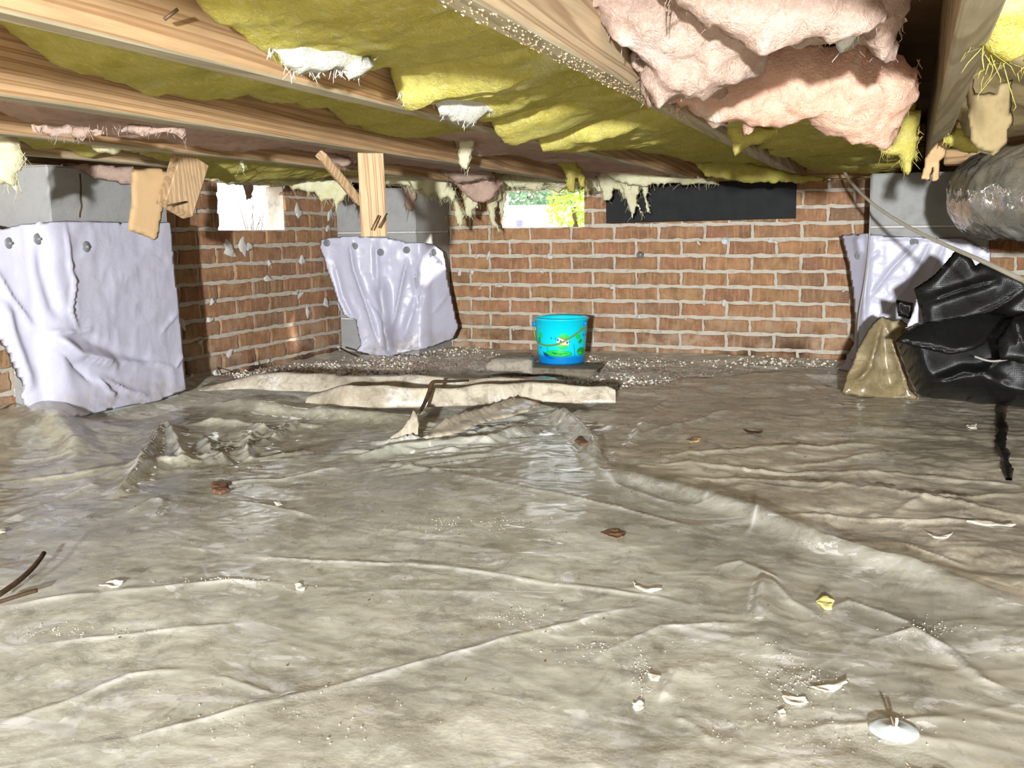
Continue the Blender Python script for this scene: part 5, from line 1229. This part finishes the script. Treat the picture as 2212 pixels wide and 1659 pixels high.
chip('white sliver at the far left edge of the floor', [(-8,1122),(14,1120),(10,1128),(-8,1132)], 0.03, seed=20)
# grit: countless crumbs, on the sheets and on the bare ground
def grit(name, label, spots, n, size, mat, zf, seed):
    r = np.random.RandomState(seed); V = []; Fc = []
    per = n // len(spots)
    for (px, py, sx, sy) in spots:
        for i in range(per):
            q = f2(px + r.normal(0, sx), py + r.normal(0, sy)); z = zf(q); s = size*r.uniform(0.3, 1.0)**1.5
            b = len(V); d = r.uniform(0.5, 1.3, (6, 1))*s*np.array([[1,0,0],[-1,0,0],[0,1,0],[0,-1,0],[0,0,.7],[0,0,-.7]]) @ np.array(Matrix.Rotation(r.uniform(0, 3.1), 3, 'Z'))
            V += list(d + np.array([q[0], q[1], z]))
            Fc += [(b+0,b+2,b+4),(b+2,b+1,b+4),(b+1,b+3,b+4),(b+3,b+0,b+4),(b+2,b+0,b+5),(b+1,b+2,b+5),(b+3,b+1,b+5),(b+0,b+3,b+5)]
    o = link(name, mesh(name, V, Fc, False), MAT[mat]); tag(o, label, 'grit', kind='stuff'); return o
dg = bpy.context.evaluated_depsgraph_get()
sheets = [o for o in COL.objects if o.name.startswith('ground_sheet')]
from mathutils.bvhtree import BVHTree
TREES = []
for s in sheets:
    vs_ = np.empty(len(s.data.vertices)*3, np.float32); s.data.vertices.foreach_get('co', vs_); vs_ = vs_.reshape(-1, 3) + np.array(s.location)
    lv = np.empty(len(s.data.loops), np.int32); s.data.loops.foreach_get('vertex_index', lv)
    TREES.append(BVHTree.FromPolygons(vs_.tolist(), lv.reshape(-1, 4).tolist()))
def top_z(q, base=0.0):
    z = float(ground_h(np.array([q[0]]), np.array([q[1]]))[0])
    for t in TREES:
        h = t.ray_cast(Vector((q[0], q[1], 0.5)), Vector((0, 0, -1)))
        if h[0] is not None: z = max(z, h[0].z)
    return z
grit('pale_grit', 'pale gritty crumbs scattered on the near sheet', [(1690,1430,40,22),(1740,1465,40,14),(1660,1520,60,30),(1290,1400,60,14),(1390,1455,12,25),(960,1140,30,8),(1110,1140,40,8),(1800,1590,120,25),(500,1265,80,3),(150,1375,80,8),(600,1560,200,40),(1100,1330,40,16),(1990,1360,40,14)], 1000, 0.0015, 'grit', lambda q: top_z(q)+0.0012, 3)
grit('dark_grit', 'dark specks and crumbs on the sheets', [(480,1020,60,12),(900,1250,400,120),(1500,1000,200,60),(1700,900,200,30),(1000,930,120,20),(560,1080,300,60)], 500, 0.002, 'root', lambda q: top_z(q)+0.001, 4)
grit('ground_debris', 'broken bits and flakes on the bare earth before the far wall', [(760,790,90,9),(1000,770,120,12),(1400,790,130,10),(620,795,60,7),(1250,812,90,8),(900,780,60,10),(1420,830,60,14)], 3200, 0.008, 'bare_dirt', lambda q: float(ground_h(np.array([q[0]]), np.array([q[1]]))[0])+0.003, 5)
grit('white_debris', 'whitish mortar crumbs along the foot of the orange wall and far wall', [(640,800,60,6),(560,806,40,5),(700,786,40,6),(1320,775,100,5),(1680,775,80,5),(1350,815,60,8),(980,750,60,6),(850,775,40,8)], 1500, 0.0085, 'chip', lambda q: float(ground_h(np.array([q[0]]), np.array([q[1]]))[0])+0.004, 6)
# settle every small flat piece on the sheet under it
for o in COL.objects:
    if o.parent is None and o.name.split('.')[0] in ('paint_chip', 'wool_scrap', 'dead_leaf', 'wood_chip', 'dark_scrap', 'leaf_litter', 'bark_piece', 'disc_fastener'):
        o.location.z = top_z(o.location) + 0.0025
# black ribbon added for the dark streak on the floor at right
ct = np.array([f2(x, y) for x, y in ((2164,872),(2162,900),(2166,930),(2160,955),(2170,980),(2172,1005),(2180,1032))]); tt = np.linspace(0, 6, 60)
cc = np.stack([np.interp(tt, range(7), ct[:, k]) for k in (0, 1)], 1); V = []; Fc = []
for k, q in enumerate(cc):
    w = 0.014 + 0.002*math.sin(k*0.5) - 0.006*(k/59.0)
    for e in (-1, -0.3, 0.3, 1):
        z = top_z((q[0]+e*w, q[1])) + 0.005 + 0.003*(1-abs(e)); V.append((q[0]+e*w + 0.003*random.uniform(-1, 1), q[1], z))
    for e in (1, -1): V.append((q[0]+e*w, q[1], top_z((q[0]+e*w, q[1])) + 0.0008))
for k in range(59):
    for e in range(6): Fc.append((k*6+e, k*6+(e+1) % 6, k*6+6+(e+1) % 6, k*6+6+e))
o = link('dark_streak', mesh('dark_streak', np.array(V) - np.array([cc[0,0], cc[0,1], 0]), Fc), MAT['tarp'], None, (cc[0,0], cc[0,1], 0)); tag(o, 'black ribbon added for a dark streak below the tarpaulin on the brown sheet', 'tarpaulin')

# ------------------------------------------------------------------ outside, seen through the vent openings
gr = link('ground', boxes_mesh('ground', [((-14, YW+0.1, 0.28), (8, 16, 0.34)), ((-14, -4, 0.28), (XW-0.1, YW+0.1, 0.34))]), MAT['concrete']); tag(gr, 'unseen pale ground outside the vents, added to bounce daylight', kind='structure')  # ground out of view, added to bounce daylight toward the vents
c = at(1180, 470, 1, 9.0)
sh = empty('white_shed', (c[0], 9.2, 0.34)); tag(sh, 'bright white building outside the far vent', 'building')
ztop = at(1150, 443, 1, 9.0)[2] - 0.34
link('siding', boxes_mesh('siding', [((-2.2, -0.2, 0.0), (2.2, 1.5, ztop))]), m_plain('white_siding', (0.9, 0.9, 0.9), 0.6, var=0.02), sh)
vp = at(1122, 482, 1, 9.0)
vt = link('vent', boxes_mesh('vent', [((vp[0]-c[0]-0.035, -0.23, vp[2]-0.34-0.035+i*0.018), (vp[0]-c[0]+0.035, -0.2, vp[2]-0.34-0.028+i*0.018)) for i in range(4)]), m_plain('bluish_vent', lin(90, 90, 170), 0.6), sh)
def bush(name, label, cen, rad, n, mat, seed, leaf=0.05, cat='bush'):
    r = np.random.RandomState(seed); o = empty(name, (cen[0], cen[1], 0.34)); tag(o, label, cat)
    V = []; Fc = []
    for i in range(n):
        d = r.normal(0, 1, 3); d /= np.linalg.norm(d); p = d*np.array(rad)*r.uniform(0.3, 1)**0.5 + np.array([0, 0, cen[2]-0.34])
        a = r.normal(0, 1, 3); a /= np.linalg.norm(a); b2 = np.cross(a, r.normal(0, 1, 3)); b2 /= np.linalg.norm(b2); s = leaf*r.uniform(0.5, 1)
        b = len(V); V += [p-a*s, p+b2*s*0.45, p+a*s, p-b2*s*0.45]; Fc.append((b, b+1, b+2, b+3))
    f = link('foliage', mesh('foliage', V, Fc, False), mat, o); f['kind'] = 'stuff'
    link('stem', tube_mesh('stem', [(0,0,0),(0.02,0,(cen[2]-0.34)*0.6),(0,0.02,cen[2]-0.34)], 0.02, 7, 3), MAT['root'], o)
    return o
def m_leafy(n, c):
    m, nt, b, out = new_mat(n); b.inputs['Base Color'].default_value = (*c, 1); b.inputs['Roughness'].default_value = 0.5
    tr = N_(nt, 'ShaderNodeBsdfTranslucent'); tr.inputs[0].default_value = (*c, 1); ms = N_(nt, 'ShaderNodeMixShader'); ms.inputs[0].default_value = 0.5
    nt.links.new(b.outputs[0], ms.inputs[1]); nt.links.new(tr.outputs[0], ms.inputs[2]); nt.links.new(ms.outputs[0], out.inputs[0]); return m
LG = m_leafy('bright_leaf', lin(150, 190, 60)); LD = m_leafy('dull_leaf', lin(110, 140, 110))
c1 = at(1238, 448, 1, 6.4)
bush('garden_bush', 'sunlit yellow green bush outside the far vent', c1, (0.20, 0.18, 0.16), 520, LG, 1, 0.03)
c1 = at(1140, 424, 1, 12.0)
bush('garden_tree', 'dull green tree beyond the white building', c1, (0.75, 0.5, 0.26), 900, LD, 2, 0.08, 'tree')
c1 = at(545, 450, 0, -4.2)
o = empty('bare_shrub', (c1[0], c1[1], 0.34)); tag(o, 'bare twiggy shrub outside the sunny side vent', 'shrub')
r = np.random.RandomState(4)
for i in range(9):
    a = np.array([0, r.uniform(-.05, .05), 0.0]); b2 = np.array([r.uniform(-.1, .1), r.uniform(-.16, .16), r.uniform(0.30, 0.46)]); m2 = (a+b2)/2 + r.normal(0, .03, 3)
    link('branch', tube_mesh('branch', [a, m2, b2], [0.005, 0.0035, 0.0015], 5, 3), MAT['root'], o)
